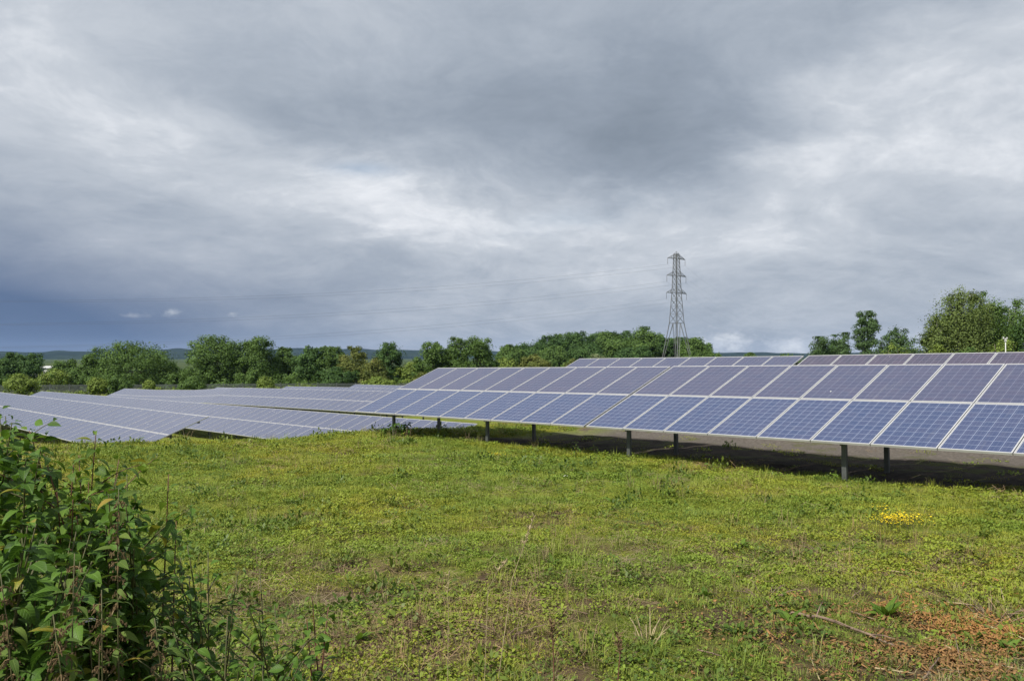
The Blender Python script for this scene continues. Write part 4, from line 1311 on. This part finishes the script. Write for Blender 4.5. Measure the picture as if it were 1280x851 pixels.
cover('moss', mosses, 5, lambda d: np.interp(d, [4, 9, 16, 30], [26, 42, 28, 14]), 3.2, 40, 'yellow-green moss mat of the open ground', .7, 1.3, lambda P: .35 + .65 * sm(pn(P, .5, 31), .3, .6), .10)
cover('low_herbs', herbs, 6, lambda d: np.interp(d, [4, 9, 16, 30], [75, 55, 26, 12]), 3.2, 40, 'small leafy herbs covering the open ground', .6, 1.25, lambda P: .25 + .75 * sm(pn(P, .9, 32), .35, .6), .06)
cover('grass', blades, 6, lambda d: np.interp(d, [4, 9, 16, 30], [80, 60, 32, 14]), 3.2, 42, 'short grass between the herbs', .6, 1.35, lambda P: .25 + .75 * sm(pn(P, .7, 33), .35, .65), .03)
cover('dead_stems', litters, 5, lambda d: np.interp(d, [4, 9, 16, 30], [34, 18, 8, 3]), 3.2, 30, 'dead stems and straw lying in the ground cover', .6, 1.4, lambda P: sm(pn(P, .6, 34) + .25 * (1 - sm(np.hypot(P[:, 0], P[:, 1]), 5, 12)), .45, .75) + .08, .15)

M['broad'] = cover_mat('broad_herb_leaves', (.045, .085, .014), (.120, .180, .028), (.12, .085, .045), -.04, .25, .5)
broads = source_collection('broad_leaf_clump', [(leaf_cloud(26, .13, .0, .06, .025, .055, .62, rs, .3), M['broad']) for _ in range(5)])
talls = source_collection('tall_grass_tuft', [(blade_tuft(26, .07, .08, .20, .0035, rs, .6), M['blade']) for _ in range(5)])
cover('broad_herbs', broads, 5, lambda d: np.interp(d, [4, 9, 16, 30], [34, 14, 5, 2]), 3.2, 30, 'broader dark green leaves in the ground cover', .6, 1.3, lambda P: .12 + .88 * sm(pn(P, 1.1, 35), .45, .65), .05)
cover('tall_grass', talls, 5, lambda d: np.interp(d, [4, 9, 16, 30], [9, 5, 2.5, 1.2]), 3.2, 36, 'taller grass tufts standing in the ground cover', .6, 1.3, lambda P: .1 + .9 * sm(pn(P, .8, 36), .45, .7), .03)

drys = source_collection('dry_grass_tuft', [(blade_tuft(16, .05, .12, .32, .0024, rs, .5), M['litter']) for _ in range(4)])
straws = source_collection('straw_clump', [(stem_litter(14, .2, .10, .30, .0017, rs), M['litter']) for _ in range(4)])
cover('dry_grass', drys, 4, lambda d: np.interp(d, [4, 9, 16, 30], [9, 3.5, 1.2, .6]), 3.2, 32, 'thin dry grass standing in loose patches', .5, 1.2, lambda P: sm(pn(P, .55, 37), .5, .75), .05)
cover('straw', straws, 4, lambda d: np.interp(d, [4, 9, 16, 30], [14, 5, 2, .6]), 3.2, 26, 'long straws and dead stalks lying in the turf', .5, 1.3, lambda P: .05 + .95 * np.maximum(sm(pn(P, .6, 34), .52, .75), np.exp(-((P[:, 0] - 3.4) ** 2 + (P[:, 1] - 6.2) ** 2) / 1.4)), .1)

weeds = source_collection('weed_clump', [(leaf_cloud(34, .12, .02, .14, .035, .08, .45, rs, .75), M['broad']) for _ in range(5)])
cover('coarse_weeds', weeds, 5, lambda d: np.interp(d, [4, 9, 16, 30], [3.2, 2.0, 1.1, .5]), 3.4, 34, 'coarse leafy weeds dotted through the turf', .5, 1.2, lambda P: .15 + .85 * sm(pn(P, .45, 39), .45, .7), .1)

# FOREGROUND
# ------------------------------------------------------------------ leafy bank plants in the left foreground
M['leaf_shrub'] = leaf_mat('broad_shrub_leaves', (.028, .070, .009), (.100, .190, .024), alt=(.24, .22, .03), rough=.5, trans=.32, spec=.22, veins=True)
M['leaf_fresh'] = leaf_mat('fresh_shrub_leaves', (.052, .108, .012), (.140, .225, .030), alt=(.26, .23, .035), rough=.5, trans=.36, spec=.22, veins=True)
M['leaf_nettle'] = leaf_mat('fading_nettle_leaves', (.050, .095, .014), (.125, .180, .030), alt=(.28, .20, .03), rough=.6, trans=.3, spec=.25, veins=True)
M['stem_green'] = plain('green_brown_stem', (.085, .085, .035), .6, 0, .3, .35, 12)
M['stem_red'] = plain('reddish_stem', (.13, .06, .04), .55, 0, .3, .3, 12)
M['stem_dry'] = plain('straw_coloured_stem', (.36, .29, .17), .8, 0, .2, .25, 9)
M['seed'] = plain('brown_seed_tassel', (.15, .105, .055), .9, 0, .1, .45, 40)
M['wood'] = plain('weathered_branch', (.17, .12, .09), .85, 0, .2, .5, 14)
M['chip'] = cover_mat('bark_chip', (.090, .052, .021), (.32, .180, .072), (.16, .10, .05), -0.3, .02, .85)
M['stone'] = plain('pale_stone', (.62, .60, .56), .8, 0, .3, .15, 20)

# one leaf, along +x, 1 long: 6 stations x 3 across, folded and drooping
def leaf_template(width, droop, fold):
    u = np.array([0, .14, .32, .52, .74, 1.0])
    w = np.array([.10, .62, 1.0, .92, .55, .0]) * width / 2
    V = []; UV = []
    ang = -droop * u
    xs = np.concatenate([[0], np.cumsum(np.diff(u) * np.cos((ang[1:] + ang[:-1]) / 2))])
    zs = np.concatenate([[0], np.cumsum(np.diff(u) * np.sin((ang[1:] + ang[:-1]) / 2))])
    for i in range(6):
        for k, sgn in enumerate((-1, 0, 1)):
            V.append((xs[i], sgn * w[i], zs[i] + abs(sgn) * w[i] * fold))
            UV.append((u[i], .5 + .5 * sgn * (w[i] / (width / 2))))
    Q = []
    for i in range(5):
        for k in range(2):
            Q.append((i * 3 + k, (i + 1) * 3 + k, (i + 1) * 3 + k + 1, i * 3 + k + 1))
    return np.array(V), np.array(UV), np.array(Q)


LEAVES = [leaf_template(w, d, f) for w, d, f in ((.52, .9, .35), (.48, 1.4, .25), (.56, .5, .4), (.50, 1.9, .3))]
NARROW = [leaf_template(w, d, f) for w, d, f in ((.34, .9, .3), (.30, 1.5, .25), (.36, .4, .35))]


class Leaves:
    def __init__(self): self.v = []; self.q = []; self.t = []; self.uv = []; self.n = 0

    def add(self, pos, az, el, roll, L, tint, tmpl):
        V, UV, Q = tmpl
        ca, sa, ce, se = math.cos(az), math.sin(az), math.cos(el), math.sin(el)
        X = np.array([ca * ce, sa * ce, se]); Y = np.array([-sa, ca, 0]); Z = np.cross(X, Y)
        Y2 = Y * math.cos(roll) + Z * math.sin(roll); Z2 = np.cross(X, Y2)
        P = (V[:, :1] * X + V[:, 1:2] * Y2 + V[:, 2:] * Z2) * L + np.asarray(pos)
        self.v.append(P); self.q.append(Q + self.n); self.uv.append(UV); self.t.append(np.full(len(P), tint)); self.n += len(P)

    def build(self, name, matr, parent):
        me = fast_mesh(name, np.concatenate(self.v), np.concatenate(self.q), matr, tint=np.concatenate(self.t), uv=np.concatenate(self.uv), smooth=True)
        return link(bpy.data.objects.new(name, me), parent)


def bez(a, b, c, f): return a * (1 - f) ** 2 + b * 2 * f * (1 - f) + c * f * f


def leafy_plant(name, label, cat, base, tips, leaf='leaf_shrub', stem='stem_green', L=.08, spacing=.075, tmpl=None, rs=None, start=.25, thick=.006, side=True, group=None, tassel=False, ymax=None):
    """base: (x, y) on the ground; tips: stem ends in world space. Opposite leaves in pairs up each stem"""
    tmpl = tmpl or LEAVES
    bx, by = base
    B = np.array([bx, by, gz(bx, by)])
    root = empty(name, B)
    tag(root, label, cat, group)
    lv = Leaves(); sb = MB(); tb = MB()

    def run(a, m, c, th, s0, Lk):
        length = np.linalg.norm(c - a) * 1.06
        pts = [bez(a, m, c, f) for f in np.linspace(0, 1, 9)]
        sb.tube([Vector(p) for p in pts], list(np.linspace(th, th * .3, 9)), 5)
        n = max(2, int(length * (1 - s0) / spacing))
        az0 = rs.random() * 6.28
        for i in range(n + 1):
            f = s0 + (1 - s0) * i / n
            p = bez(a, m, c, f)
            az0 += math.pi / 2 + rs.normal(0, .25)
            size = Lk * (.65 + .5 * math.sin(math.pi * min(1, .25 + f * .6))) * rs.uniform(.75, 1.2) * (.6 if i == n else 1)
            for k in (0, 1):
                if rs.random() < .08: continue
                az = az0 + k * math.pi + rs.normal(0, .2)
                lv.add(p + np.array([math.cos(az), math.sin(az), .3]) * .012, az, rs.normal(.25 if f > .9 else .05, .25), rs.normal(0, .35), size, rs.random(), tmpl[rs.integers(len(tmpl))])
            if tassel and f > .35 and i < n:
                for k in range(3):
                    az = rs.random() * 6.28
                    q = p + np.array([math.cos(az) * .022, math.sin(az) * .022, -.012 - .02 * rs.random()])
                    tb.tube([Vector(p), Vector((p + q) / 2 + np.array([0, 0, .006])), Vector(q)], [.0008, .0014, .0008], 4)
                    for kk in range(6):
                        e = p + (q - p) * rs.uniform(.3, 1) + rs.normal(0, .004, 3)
                        tb.tube([Vector(e), Vector(e + np.array([0, 0, .005]))], [.0022, .0016], 4)
        return length

    for tp in tips:
        c = np.array(tp) - B
        a = np.array([rs.normal(0, .06), rs.normal(0, .06), -.03])
        m = a * .5 + c * .5 + np.array([-c[0] * .22, -c[1] * .22, c[2] * .18]) + rs.normal(0, .03, 3)
        run(a, m, c, thick, start, L)
        if side:
            for k in range(rs.integers(2, 5)):
                f = rs.uniform(.3, .85)
                p = bez(a, m, c, f)
                az = rs.random() * 6.28
                ln = rs.uniform(.12, .29) * min(1.3, max(.5, np.linalg.norm(c)))
                e = p + np.array([math.cos(az) * ln * .8, math.sin(az) * ln * .8, ln * rs.uniform(.2, .8)])
                # side shoots stay below the outline of the main tips
                e[2] = min(e[2], c[2] - .02)
                run(p, (p + e) / 2 + np.array([0, 0, .04]), e, thick * .55, .2, L * .9)
    sb.build('stem', M[stem], root, smooth=True)
    if tassel: tb.build('seed_sprays', M['seed'], root)
    lv.build('foliage', M[leaf], root)
    return root


def tip(u, v, d): return (px(u, d), d, pz(v, d))


def fill_tips(us, d0, d1, top, n, rs, low=120):
    """stem ends spread under an outline top(u)"""
    o = []
    for _ in range(n):
        u = rs.uniform(*us); d = rs.uniform(d0, d1)
        v = top(u) + abs(rs.normal(0, low))
        o.append(tip(u, min(v, 845), d))
    return o


OUT = lambda u: float(np.interp(u, [-60, 0, 40, 70, 100, 140, 160, 190, 230, 280, 330, 380, 430], [500, 524, 548, 562, 566, 578, 594, 640, 690, 712, 745, 780, 815]))
rb = np.random.default_rng(77)
PLG = 'leafy plants on the bank'
leafy_plant('dogwood_shrub', 'tall leafy shrub filling the left edge of the photo, its sprigs reaching over the panels', 'shrub', (px(10, 3.5), 3.5),
            [tip(8, 520, 3.3), tip(28, 540, 3.3), tip(-25, 512, 3.2), tip(43, 545, 3.6), tip(0, 512, 3.5), tip(16, 528, 3.0)] + fill_tips((-60, 55), 2.5, 3.7, OUT, 20, rb, 110), rs=rb, group=PLG, L=.074, spacing=.06)
leafy_plant('dogwood_shrub', 'shrub with one pale sprig standing up before the sunken panels', 'shrub', (px(110, 3.6), 3.6),
            [tip(121, 540, 3.4), tip(38, 538, 3.5), tip(150, 574, 3.6), tip(100, 568, 3.7)] + fill_tips((50, 160), 2.7, 3.8, OUT, 20, rb, 100), leaf='leaf_fresh', rs=rb, group=PLG, stem='stem_red', L=.074, spacing=.06)
leafy_plant('dogwood_shrub', 'dark bushy shrub right of the pale sprig, its leaves hanging down', 'shrub', (px(165, 3.5), 3.5),
            [tip(160, 592, 3.4), tip(174, 628, 3.5)] + fill_tips((100, 182), 2.7, 3.6, lambda u: OUT(u) + 12, 15, rb, 90), rs=rb, group=PLG, L=.074, spacing=.06)
leafy_plant('dogwood_shrub', 'darkest shrub in the lower left corner, deep in shade', 'shrub', (px(30, 2.7), 2.7),
            fill_tips((-60, 130), 2.15, 2.9, lambda u: 650, 22, rb, 75), rs=rb, group=PLG, L=.072, spacing=.06)
leafy_plant('leafy_weed', 'single tall reddish stem with drooping leaf pairs standing against the grass', 'weed', (px(213, 3.6), 3.6),
            [tip(212, 592, 3.6), tip(222, 650, 3.7)], leaf='leaf_fresh', stem='stem_red', rs=rb, group=PLG, side=False, L=.07, spacing=.10)
leafy_plant('leafy_weed', 'spreading leafy plant low in front, right of the tall shrubs', 'weed', (px(265, 3.3), 3.3),
            [tip(262, 688, 3.3), tip(300, 712, 3.4), tip(236, 680, 3.3)] + fill_tips((205, 310), 2.7, 3.5, OUT, 8, rb, 60), rs=rb, group=PLG, L=.055)
leafy_plant('leafy_weed', 'thin leafy plant with upright shoots, right edge of the bank growth', 'weed', (px(350, 3.3), 3.3),
            [tip(326, 708, 3.5), tip(345, 752, 3.3)] + fill_tips((300, 375), 2.8, 3.4, OUT, 6, rb, 45), leaf='leaf_fresh', rs=rb, group=PLG, L=.05)
leafy_plant('leafy_weed', 'small loose plant with drooping leaves standing apart in the grass', 'weed', (px(398, 3.5), 3.5),
            [tip(392, 744, 3.5), tip(412, 756, 3.5), tip(385, 770, 3.4)], rs=rb, group=PLG, side=False, L=.06, spacing=.08, stem='stem_red')
leafy_plant('leafy_weed', 'low leaves along the bottom edge of the photo right of the nettles', 'weed', (px(300, 2.7), 2.7),
            fill_tips((190, 430), 2.4, 3.0, lambda u: 765 + max(0, u - 330) * .5, 13, rb, 40), rs=rb, group=PLG, L=.048)
NET = 'fading nettles with seed tassels'
for i, (u, v, d, lab) in enumerate([(96, 690, 2.05, 'fading nettle with yellow leaf pairs beside the white flower'), (150, 610, 2.3, 'tallest nettle stalk with brown tassels before the shrubs'),
                                    (70, 765, 1.9, 'short nettle with brown seed tassels at the bottom left'), (130, 735, 2.0, 'nettle right of the white flower, its leaves turning yellow'),
                                    (4, 715, 1.95, 'pale nettle at the very left edge of the photo'), (196, 770, 2.1, 'nettle at the right end of the nettle group')]):
    leafy_plant('nettle', lab, 'nettle', (px(u, d) + .03, d + .05), [tip(u, v, d)], leaf='leaf_nettle', rs=rb, group=NET, side=False, L=.058, spacing=.05, tmpl=NARROW, tassel=True, start=.3, thick=.004)
# bramble at the corner post and little weeds at the shadow edge of the front table
leafy_plant('bramble', 'small dark bramble around the corner post of the front table', 'shrub', (px(500, 23.4), 23.4),
            [tip(u, v, 23.3) for u, v in ((473, 535), (484, 527), (497, 525), (507, 530), (514, 528), (520, 534), (479, 532), (502, 535))],
            leaf='leaf_shrub', rs=rb, L=.12, spacing=.12, start=.1)
for u, v, d, lab in ((530, 537, 22.6, 'light green weed at the grass edge right of the bramble'), (720, 553, 17.3, 'pale thistle-like weed at the shadow edge under the middle of the front tables'),
                     (742, 556, 17.0, 'small yellow-headed weed next to the pale one at the shadow edge'), (886, 574, 15.2, 'bright green seedling at the shadow edge under the nearest table'),
                     (1042, 587, 13.9, 'pale broad-leaved weed beside the nearest front post')):
    leafy_plant('weed', lab, 'weed', (px(u, d), d), [tip(u, v, d), tip(u + 4, v + 5, d)], leaf='leaf_fresh', rs=rb, L=.09, spacing=.07, side=False, start=.1, tmpl=NARROW, thick=.004)


# rosettes of long leaves in the turf
def rosette(u, v, L, n, label, leaf='leaf_fresh'):
    d = 6.0
    for _ in range(30):
        d = -gz(px(u, d), d) * F / (v - HY)
    x = px(u, d); z = gz(x, d)
    root = empty('dock_rosette', (x, d, z)); tag(root, label, 'weed', 'broad-leaved weeds in the turf')
    lv = Leaves()
    for i in range(n):
        lv.add((0, 0, .01), i * 2.4 + rb.normal(0, .2), rb.uniform(.3, 1.1), rb.normal(0, .3), L * rb.uniform(.7, 1.15), rb.random(), NARROW[rb.integers(3)])
    lv.build('foliage', M[leaf], root)
    b = MB(); b.tube([(0, 0, -.03), (0, 0, .04)], [.012, .006], 6); b.build('stem', M['stem_green'], root)


for u, v, L, n, lab in ((985, 778, .19, 9, 'dock with upright pointed leaves left of the fallen branch'), (1105, 772, .21, 10, 'dock with broad leaves right of the fallen branch'),
                        (918, 790, .15, 9, 'faded grassy weed at the left end of the fallen branch'), (925, 682, .16, 8, 'weed rosette alone in the middle of the right turf'),
                        (1255, 812, .12, 8, 'small weed among the bark chips by the right edge'), (1130, 695, .14, 8, 'weed rosette below the yellow flowers'),
                        (880, 745, .12, 10, 'light weed rosette above the dead stem cluster'), (765, 630, .2, 9, 'weed rosette in the turf below the front table gap'),
                        (450, 800, .13, 9, 'bright grass weed at the lower left of the turf'), (690, 705, .12, 8, 'weed rosette near the leaning straw stalk')):
    rosette(u, v, L, n, lab)


def on_ground(u, v, d=8.0):
    for _ in range(40):
        d = .5 * d + .5 * (-gz(px(u, d), d) * F / (v - HY))
    return Vector((px(u, d), d, gz(px(u, d), d)))


def twig(name, label, cat, uv, r0, r1, matr, lift=0.02, group=None, forks=()):
    pts = [on_ground(u, v) + Vector((0, 0, lift + l)) for u, v, l in uv]
    p0 = pts[0].copy()
    b = MB()
    fine = []
    for a, c in zip(pts[:-1], pts[1:]):
        for k in range(4): fine.append(a.lerp(c, k / 4) + Vector(rb.normal(0, r0 * .35, 3)))
    fine.append(pts[-1])
    b.tube([p - p0 for p in fine], list(np.linspace(r0, r1, len(fine))), 7)
    for f, dx, dy, dz in forks:
        q = fine[int(f * (len(fine) - 1))] - p0
        b.tube([q, q + Vector((dx, dy, dz)) * .5 + Vector((0, 0, .01)), q + Vector((dx, dy, dz))], [r0 * .5, r0 * .35, r0 * .15], 5)
    o = b.build(name, M[matr], smooth=True)
    o.location = p0
    tag(o, label, cat, group)
    return o


twig('fallen_branch', 'long brown fallen branch lying across the turf near the bark chips', 'branch', [(985, 766, 0), (1030, 777, .02), (1075, 795, .02), (1116, 808, 0)], .013, .007, 'wood', forks=((.3, .12, .2, .05), (.6, -.15, .1, .04), (.75, .1, -.15, .02)))
G_T = 'loose sticks on the turf'
for i, (uvs, r0, lab) in enumerate([
        ([(1060, 765, 0), (1092, 775, .0)], .006, 'pale short stick just above the fallen branch'),
        ([(1148, 795, 0), (1185, 815, .02)], .007, 'pale straight stick at the edge of the bark chips'),
        ([(1205, 825, .01), (1275, 838, 0)], .006, 'thin stick on the bark chips in the lower right corner'),
        ([(1062, 748, 0), (1080, 738, .04)], .005, 'short light stick tilted up above the branch'),
        ([(1230, 784, .01), (1278, 800, 0)], .007, 'brown stick beside the right edge of the photo'),
        ([(1010, 822, 0), (1022, 851, .0)], .005, 'thin grey twig at the bottom of the photo below the branch'),
        ([(1150, 850, 0), (1170, 828, .03)], .006, 'twig pointing out of the bottom edge at the bark chips'),
        ([(1110, 714, 0), (1135, 717, .0)], .006, 'small pale stick below the yellow flowers'),
        ([(418, 666, 0), (455, 664, .0)], .008, 'dark short stick in the left turf'),
        ([(870, 812, 0), (905, 823, .01)], .005, 'thin stick left of the branch in the lower turf'),
        ([(1168, 752, 0), (1212, 760, .02)], .006, 'stick just above the bark chips'),
        ([(1130, 770, .0), (1160, 760, .03)], .004, 'short thin twig between the dock and the bark chips'),
        ([(1200, 842, .0), (1190, 805, .05)], .004, 'upright pale twig standing in the bark chips'),
        ([(1255, 765, .0), (1247, 742, .05)], .004, 'little upright twig above the brown stick at the right edge'),
        ([(1090, 835, .0), (1140, 842, .0)], .005, 'pale twig near the bottom edge below the branch end'),
        ([(700, 760, .0), (735, 768, .0)], .005, 'dark twig lying in the centre of the lower turf')]):
    twig('stick', lab, 'stick', uvs, r0, r0 * .6, 'stem_dry' if i % 3 else 'wood', group=G_T)


# dead stalks and dry stem clusters
def dry_cluster(u, v, n, h, label, spread=.14, matr='stem_dry'):
    p = on_ground(u, v)
    b = MB()
    for i in range(n):
        a = rb.random() * 6.28; r = spread * math.sqrt(rb.random()) * .5
        q = Vector((math.cos(a) * r, math.sin(a) * r, -.01))
        e = q + Vector((math.cos(a) * spread * rb.uniform(.2, 1.2), math.sin(a) * spread * rb.uniform(.2, 1.2), h * rb.uniform(.4, 1)))
        b.tube([q, q.lerp(e, .5) + Vector((0, 0, .02)), e], [.0035, .003, .0015], 5)
    o = b.build('dead_stem_cluster', M[matr]); o.location = p
    tag(o, label, 'dead plant', 'clusters of dead stems')


dry_cluster(808, 800, 16, .20, 'bundle of bleached broken stems in the lower turf')
dry_cluster(632, 790, 14, .12, 'brown matted stems left of the bleached bundle', .2, 'wood')
dry_cluster(1035, 690, 16, .12, 'greyish brown dead clump in the right turf', .22, 'wood')
dry_cluster(955, 745, 16, .10, 'dark dead clump above the fallen branch', .25, 'wood')
dry_cluster(1235, 770, 14, .12, 'brown dead stems above the bark chips', .25, 'wood')


def stalk(pts, label, cat, matr, r=.003, head=0, heads=0, group=None):
    """upright dead stalk given by photograph points at one depth"""
    d = pts[0][2]
    base = Vector((px(pts[0][0], d), d, gz(px(pts[0][0], d), d) - .02))
    P = [base] + [Vector(tip(*q)) for q in pts[1:]]
    root = empty('dead_stalk', base); tag(root, label, cat, group)
    b = MB(); b.tube([p - base for p in P], list(np.linspace(r, r * .4, len(P))), 5); b.build('stem', M[matr], root)
    if head:
        hb = MB()
        a, c = P[-2] - base, P[-1] - base
        for i in range(head):
            q = a.lerp(c, rb.random())
            e = q + Vector((rb.normal(0, .012), rb.normal(0, .012), rb.uniform(.0, .03)))
            hb.tube([q, q.lerp(e, .6), e], [.001, .003, .0008], 4)
        hb.build('seed_head', M['seed' if matr != 'stem_dry' else 'stem_dry'], root)


G_S = 'tall dead stalks in front'
stalk([(622, 800, 5.2), (640, 722, 5.2), (655, 680, 5.2), (668, 643, 5.2)], 'leaning straw-coloured grass stalk, tallest in the middle turf', 'grass stalk', 'stem_dry', .003, 40, group=G_S)
stalk([(604, 790, 4.6), (610, 735, 4.6), (622, 712, 4.6), (634, 700, 4.6)], 'shorter bent straw stalk left of the tallest', 'grass stalk', 'stem_dry', .002, 20, group=G_S)
stalk([(690, 900, 3.6), (692, 840, 3.6), (691, 800, 3.6), (689, 775, 3.6)], 'brown upright dead stalk at the bottom centre', 'dead plant', 'stem_red', .004, 60, group=G_S)
stalk([(772, 900, 3.7), (771, 850, 3.7), (774, 815, 3.7), (771, 790, 3.7)], 'brown upright dead stalk right of the bottom centre one', 'dead plant', 'stem_red', .004, 60, group=G_S)
stalk([(526, 900, 3.4), (525, 840, 3.4), (524, 790, 3.4), (526, 764, 3.4)], 'dark thin stalk left of the bottom centre', 'dead plant', 'stem_green', .003, 25, group=G_S)
stalk([(492, 900, 3.5), (493, 840, 3.5), (494, 800, 3.5), (495, 770, 3.5)], 'thin stalk with pale lilac flecks at the lower left of the turf', 'dead plant', 'stem_green', .003, 25, group=G_S)
stalk([(510, 900, 3.6), (509, 850, 3.6), (511, 810, 3.6), (512, 785, 3.6)], 'short thin stalk between two taller ones at the bottom', 'dead plant', 'stem_green', .003, 20, group=G_S)
stalk([(120, 850, 2.5), (128, 800, 2.5), (148, 755, 2.5), (156, 735, 2.5)], 'bleached straw crossing in front of the nettles', 'grass stalk', 'stem_dry', .002, 0, group=G_S)
stalk([(560, 800, 4.7), (561, 760, 4.7), (560, 740, 4.7), (562, 712, 4.7)], 'faint straw stalk left of the bent one', 'grass stalk', 'stem_dry', .002, 14, group=G_S)

# ------------------------------------------------------------------ yellow flowers, white flower, pale stone, bark chips
M['petal_yellow'] = plain('yellow_petals', (.80, .62, .02), .6, 0, .3, .15, 30)
M['petal_white'] = plain('white_petals', (.55, .52, .55), .6, 0, .3, .08, 30)


def flower_patch(u, v, rx, ry, n, label):
    p = on_ground(u, v)
    root = empty('yellow_flower_patch', p); tag(root, label, 'flowers', 'patches of yellow flowers')
    X = rb.normal(0, .42, n) * rx; Y = rb.normal(0, .40, n) * ry
    gzv = ground(X + p.x, Y + p.y) - p.z
    b = MB()
    for x, y, z in zip(X, Y, gzv):
        h = rb.uniform(.06, .12); c = Vector((x, y, z + h))
        k = rb.uniform(.006, .012)
        for i in range(4):
            t = i * 1.57 + rb.random()
            e = Vector((math.cos(t) * k, math.sin(t) * k, rb.uniform(-.2, .8) * k))
            w = Vector((-math.sin(t), math.cos(t), 0)) * k * .6
            b.add([tuple(c), tuple(c + e * .6 + w), tuple(c + e * 1.3), tuple(c + e * .6 - w)], [(0, 1, 2, 3)])
        b.tube([(x, y, z - .01), (x, y, z + h)], .0012, 4, mi=1, cap=False)
    b.build('blossom', [M['petal_yellow'], M['stem_green']], root)
    v2, q2, t2 = leaf_cloud(900, 1.0, .0, .07, .012, .03, .6, rb, .4)
    v2[:, 0] *= rx * 1.1; v2[:, 1] *= ry * 1.1
    v2[:, 2] += ground(v2[:, 0] + p.x, v2[:, 1] + p.y) - p.z
    link(bpy.data.objects.new('foliage', fast_mesh('foliage', v2, q2, M['leaf_fresh'], tint=t2 * .6)), root)


flower_patch(1117, 655, .34, .36, 360, 'bright yellow patch of small flowers in the right turf')
flower_patch(1100, 641, .15, .15, 26, 'faint scatter of yellow flowers just above the bright patch')
flower_patch(621, 572, .32, .22, 30, 'small orange-yellow flecks in the grass near the front table')


def stone(u, v, r, label):
    p = on_ground(u, v)
    b = bpy.data.meshes.new('pale_stone')
    import bmesh
    bm = bmesh.new(); bmesh.ops.create_icosphere(bm, subdivisions=2, radius=r)
    for w in bm.verts:
        w.co *= 1 + .35 * (math.sin(w.co.x * 60 + w.co.y * 33) * .5); w.co.z *= .55
    bm.to_mesh(b); bm.free(); b.materials.append(M['stone'])
    o = link(bpy.data.objects.new('pale_stone', b)); o.location = p + Vector((0, 0, r * .35)); tag(o, label, 'stone')


stone(707, 596, .045, 'white stone lying alone in the turf before the nearest table')


def white_flower():
    c = Vector(tip(114, 771, 2.45))
    base = Vector((c.x + .03, c.y + .03, gz(c.x, c.y)))
    root = empty('white_flower', base); tag(root, 'small white flower head among the dark shrub leaves', 'flower')
    b = MB()
    for i in range(26):
        a = i * 2.4; r = .017 * math.sqrt(i / 26)
        q = c - base + Vector((math.cos(a) * r, math.sin(a) * r, -r * .3))
        for k in range(3):
            t = a + k * 2.1; e = Vector((math.cos(t), math.sin(t), .3)) * .006; w = Vector((-math.sin(t), math.cos(t), 0)) * .003
            b.add([tuple(q), tuple(q + e * .6 + w), tuple(q + e), tuple(q + e * .6 - w)], [(0, 1, 2, 3)])
    b.build('blossom', M['petal_white'], root)
    b = MB(); b.tube([(0, 0, -.02), (c - base) * .6 + Vector((.02, 0, 0)), c - base], .0018, 5); b.build('stem', M['stem_green'], root)


white_flower()


def bark_chips():
    c = on_ground(1200, 808)
    n = 14000
    r = np.abs(rb.normal(0, 1, n)); a = rb.random(n) * 6.283
    X = c.x + np.cos(a) * r * .95 + .12; Y = c.y + np.sin(a) * r * .85 - .05
    m = vnoise(X * 2.2, Y * 2.2, 44) * .6 + vnoise(X * 6, Y * 6, 45) * .4 + rb.normal(0, .08, n) > .47
    X, Y = X[m], Y[m]; n = len(X)
    Z = ground(X, Y) + rb.uniform(.005, .045, n)
    az = rb.random(n) * 6.283; t1 = rb.normal(0, .45, n); t2 = rb.normal(0, .45, n)
    L = rb.uniform(.006, .026, n)[:, None] * rb.uniform(.5, 1.4, n)[:, None]; W = rb.uniform(.002, .009, n)[:, None]
    d = np.stack([np.cos(az), np.sin(az), t1], -1); s = np.stack([-np.sin(az), np.cos(az), t2], -1)
    P = np.stack([X, Y, Z], -1)
    th = np.array([0, 0, .0025])
    top = [P + d * L + s * W, P + d * L * .9 - s * W, P - d * L - s * W * .8, P - d * L * .8 + s * W]
    v = np.stack(top + [q - th for q in top], 1).reshape(-1, 3)
    i = (np.arange(n) * 8)[:, None]
    F_ = np.array([[0, 3, 2, 1], [4, 5, 6, 7], [0, 1, 5, 4], [1, 2, 6, 5], [2, 3, 7, 6], [3, 0, 4, 7]])
    q = np.concatenate([i + f for f in F_])
    o = link(bpy.data.objects.new('bark_chips', fast_mesh('bark_chips', v, q, M['chip'], tint=np.repeat(rb.random(n), 8))))
    tag(o, 'orange-brown bark chips spilled in the lower right corner', kind='stuff')


bark_chips()

# ------------------------------------------------------------------ damp air: far things fade towards blue
def haze():
    bb = MB(); bb.box((-7000, -1500, -40), (7000, 7500, 130))
    m = bpy.data.materials.new('haze'); m.use_nodes = True; m.node_tree.nodes.clear()
    T = NT(m.node_tree)
    out = T.new('ShaderNodeOutputMaterial'); v = T.new('ShaderNodeVolumePrincipled')
    v.inputs['Color'].default_value = (.42, .62, 1.0, 1)
    v.inputs['Density'].default_value = 4e-5
    v.inputs['Anisotropy'].default_value = 0.0
    T.l.new(v.outputs[0], out.inputs['Volume'])
    o = bb.build('haze', m)
    tag(o, kind='stuff')


haze()
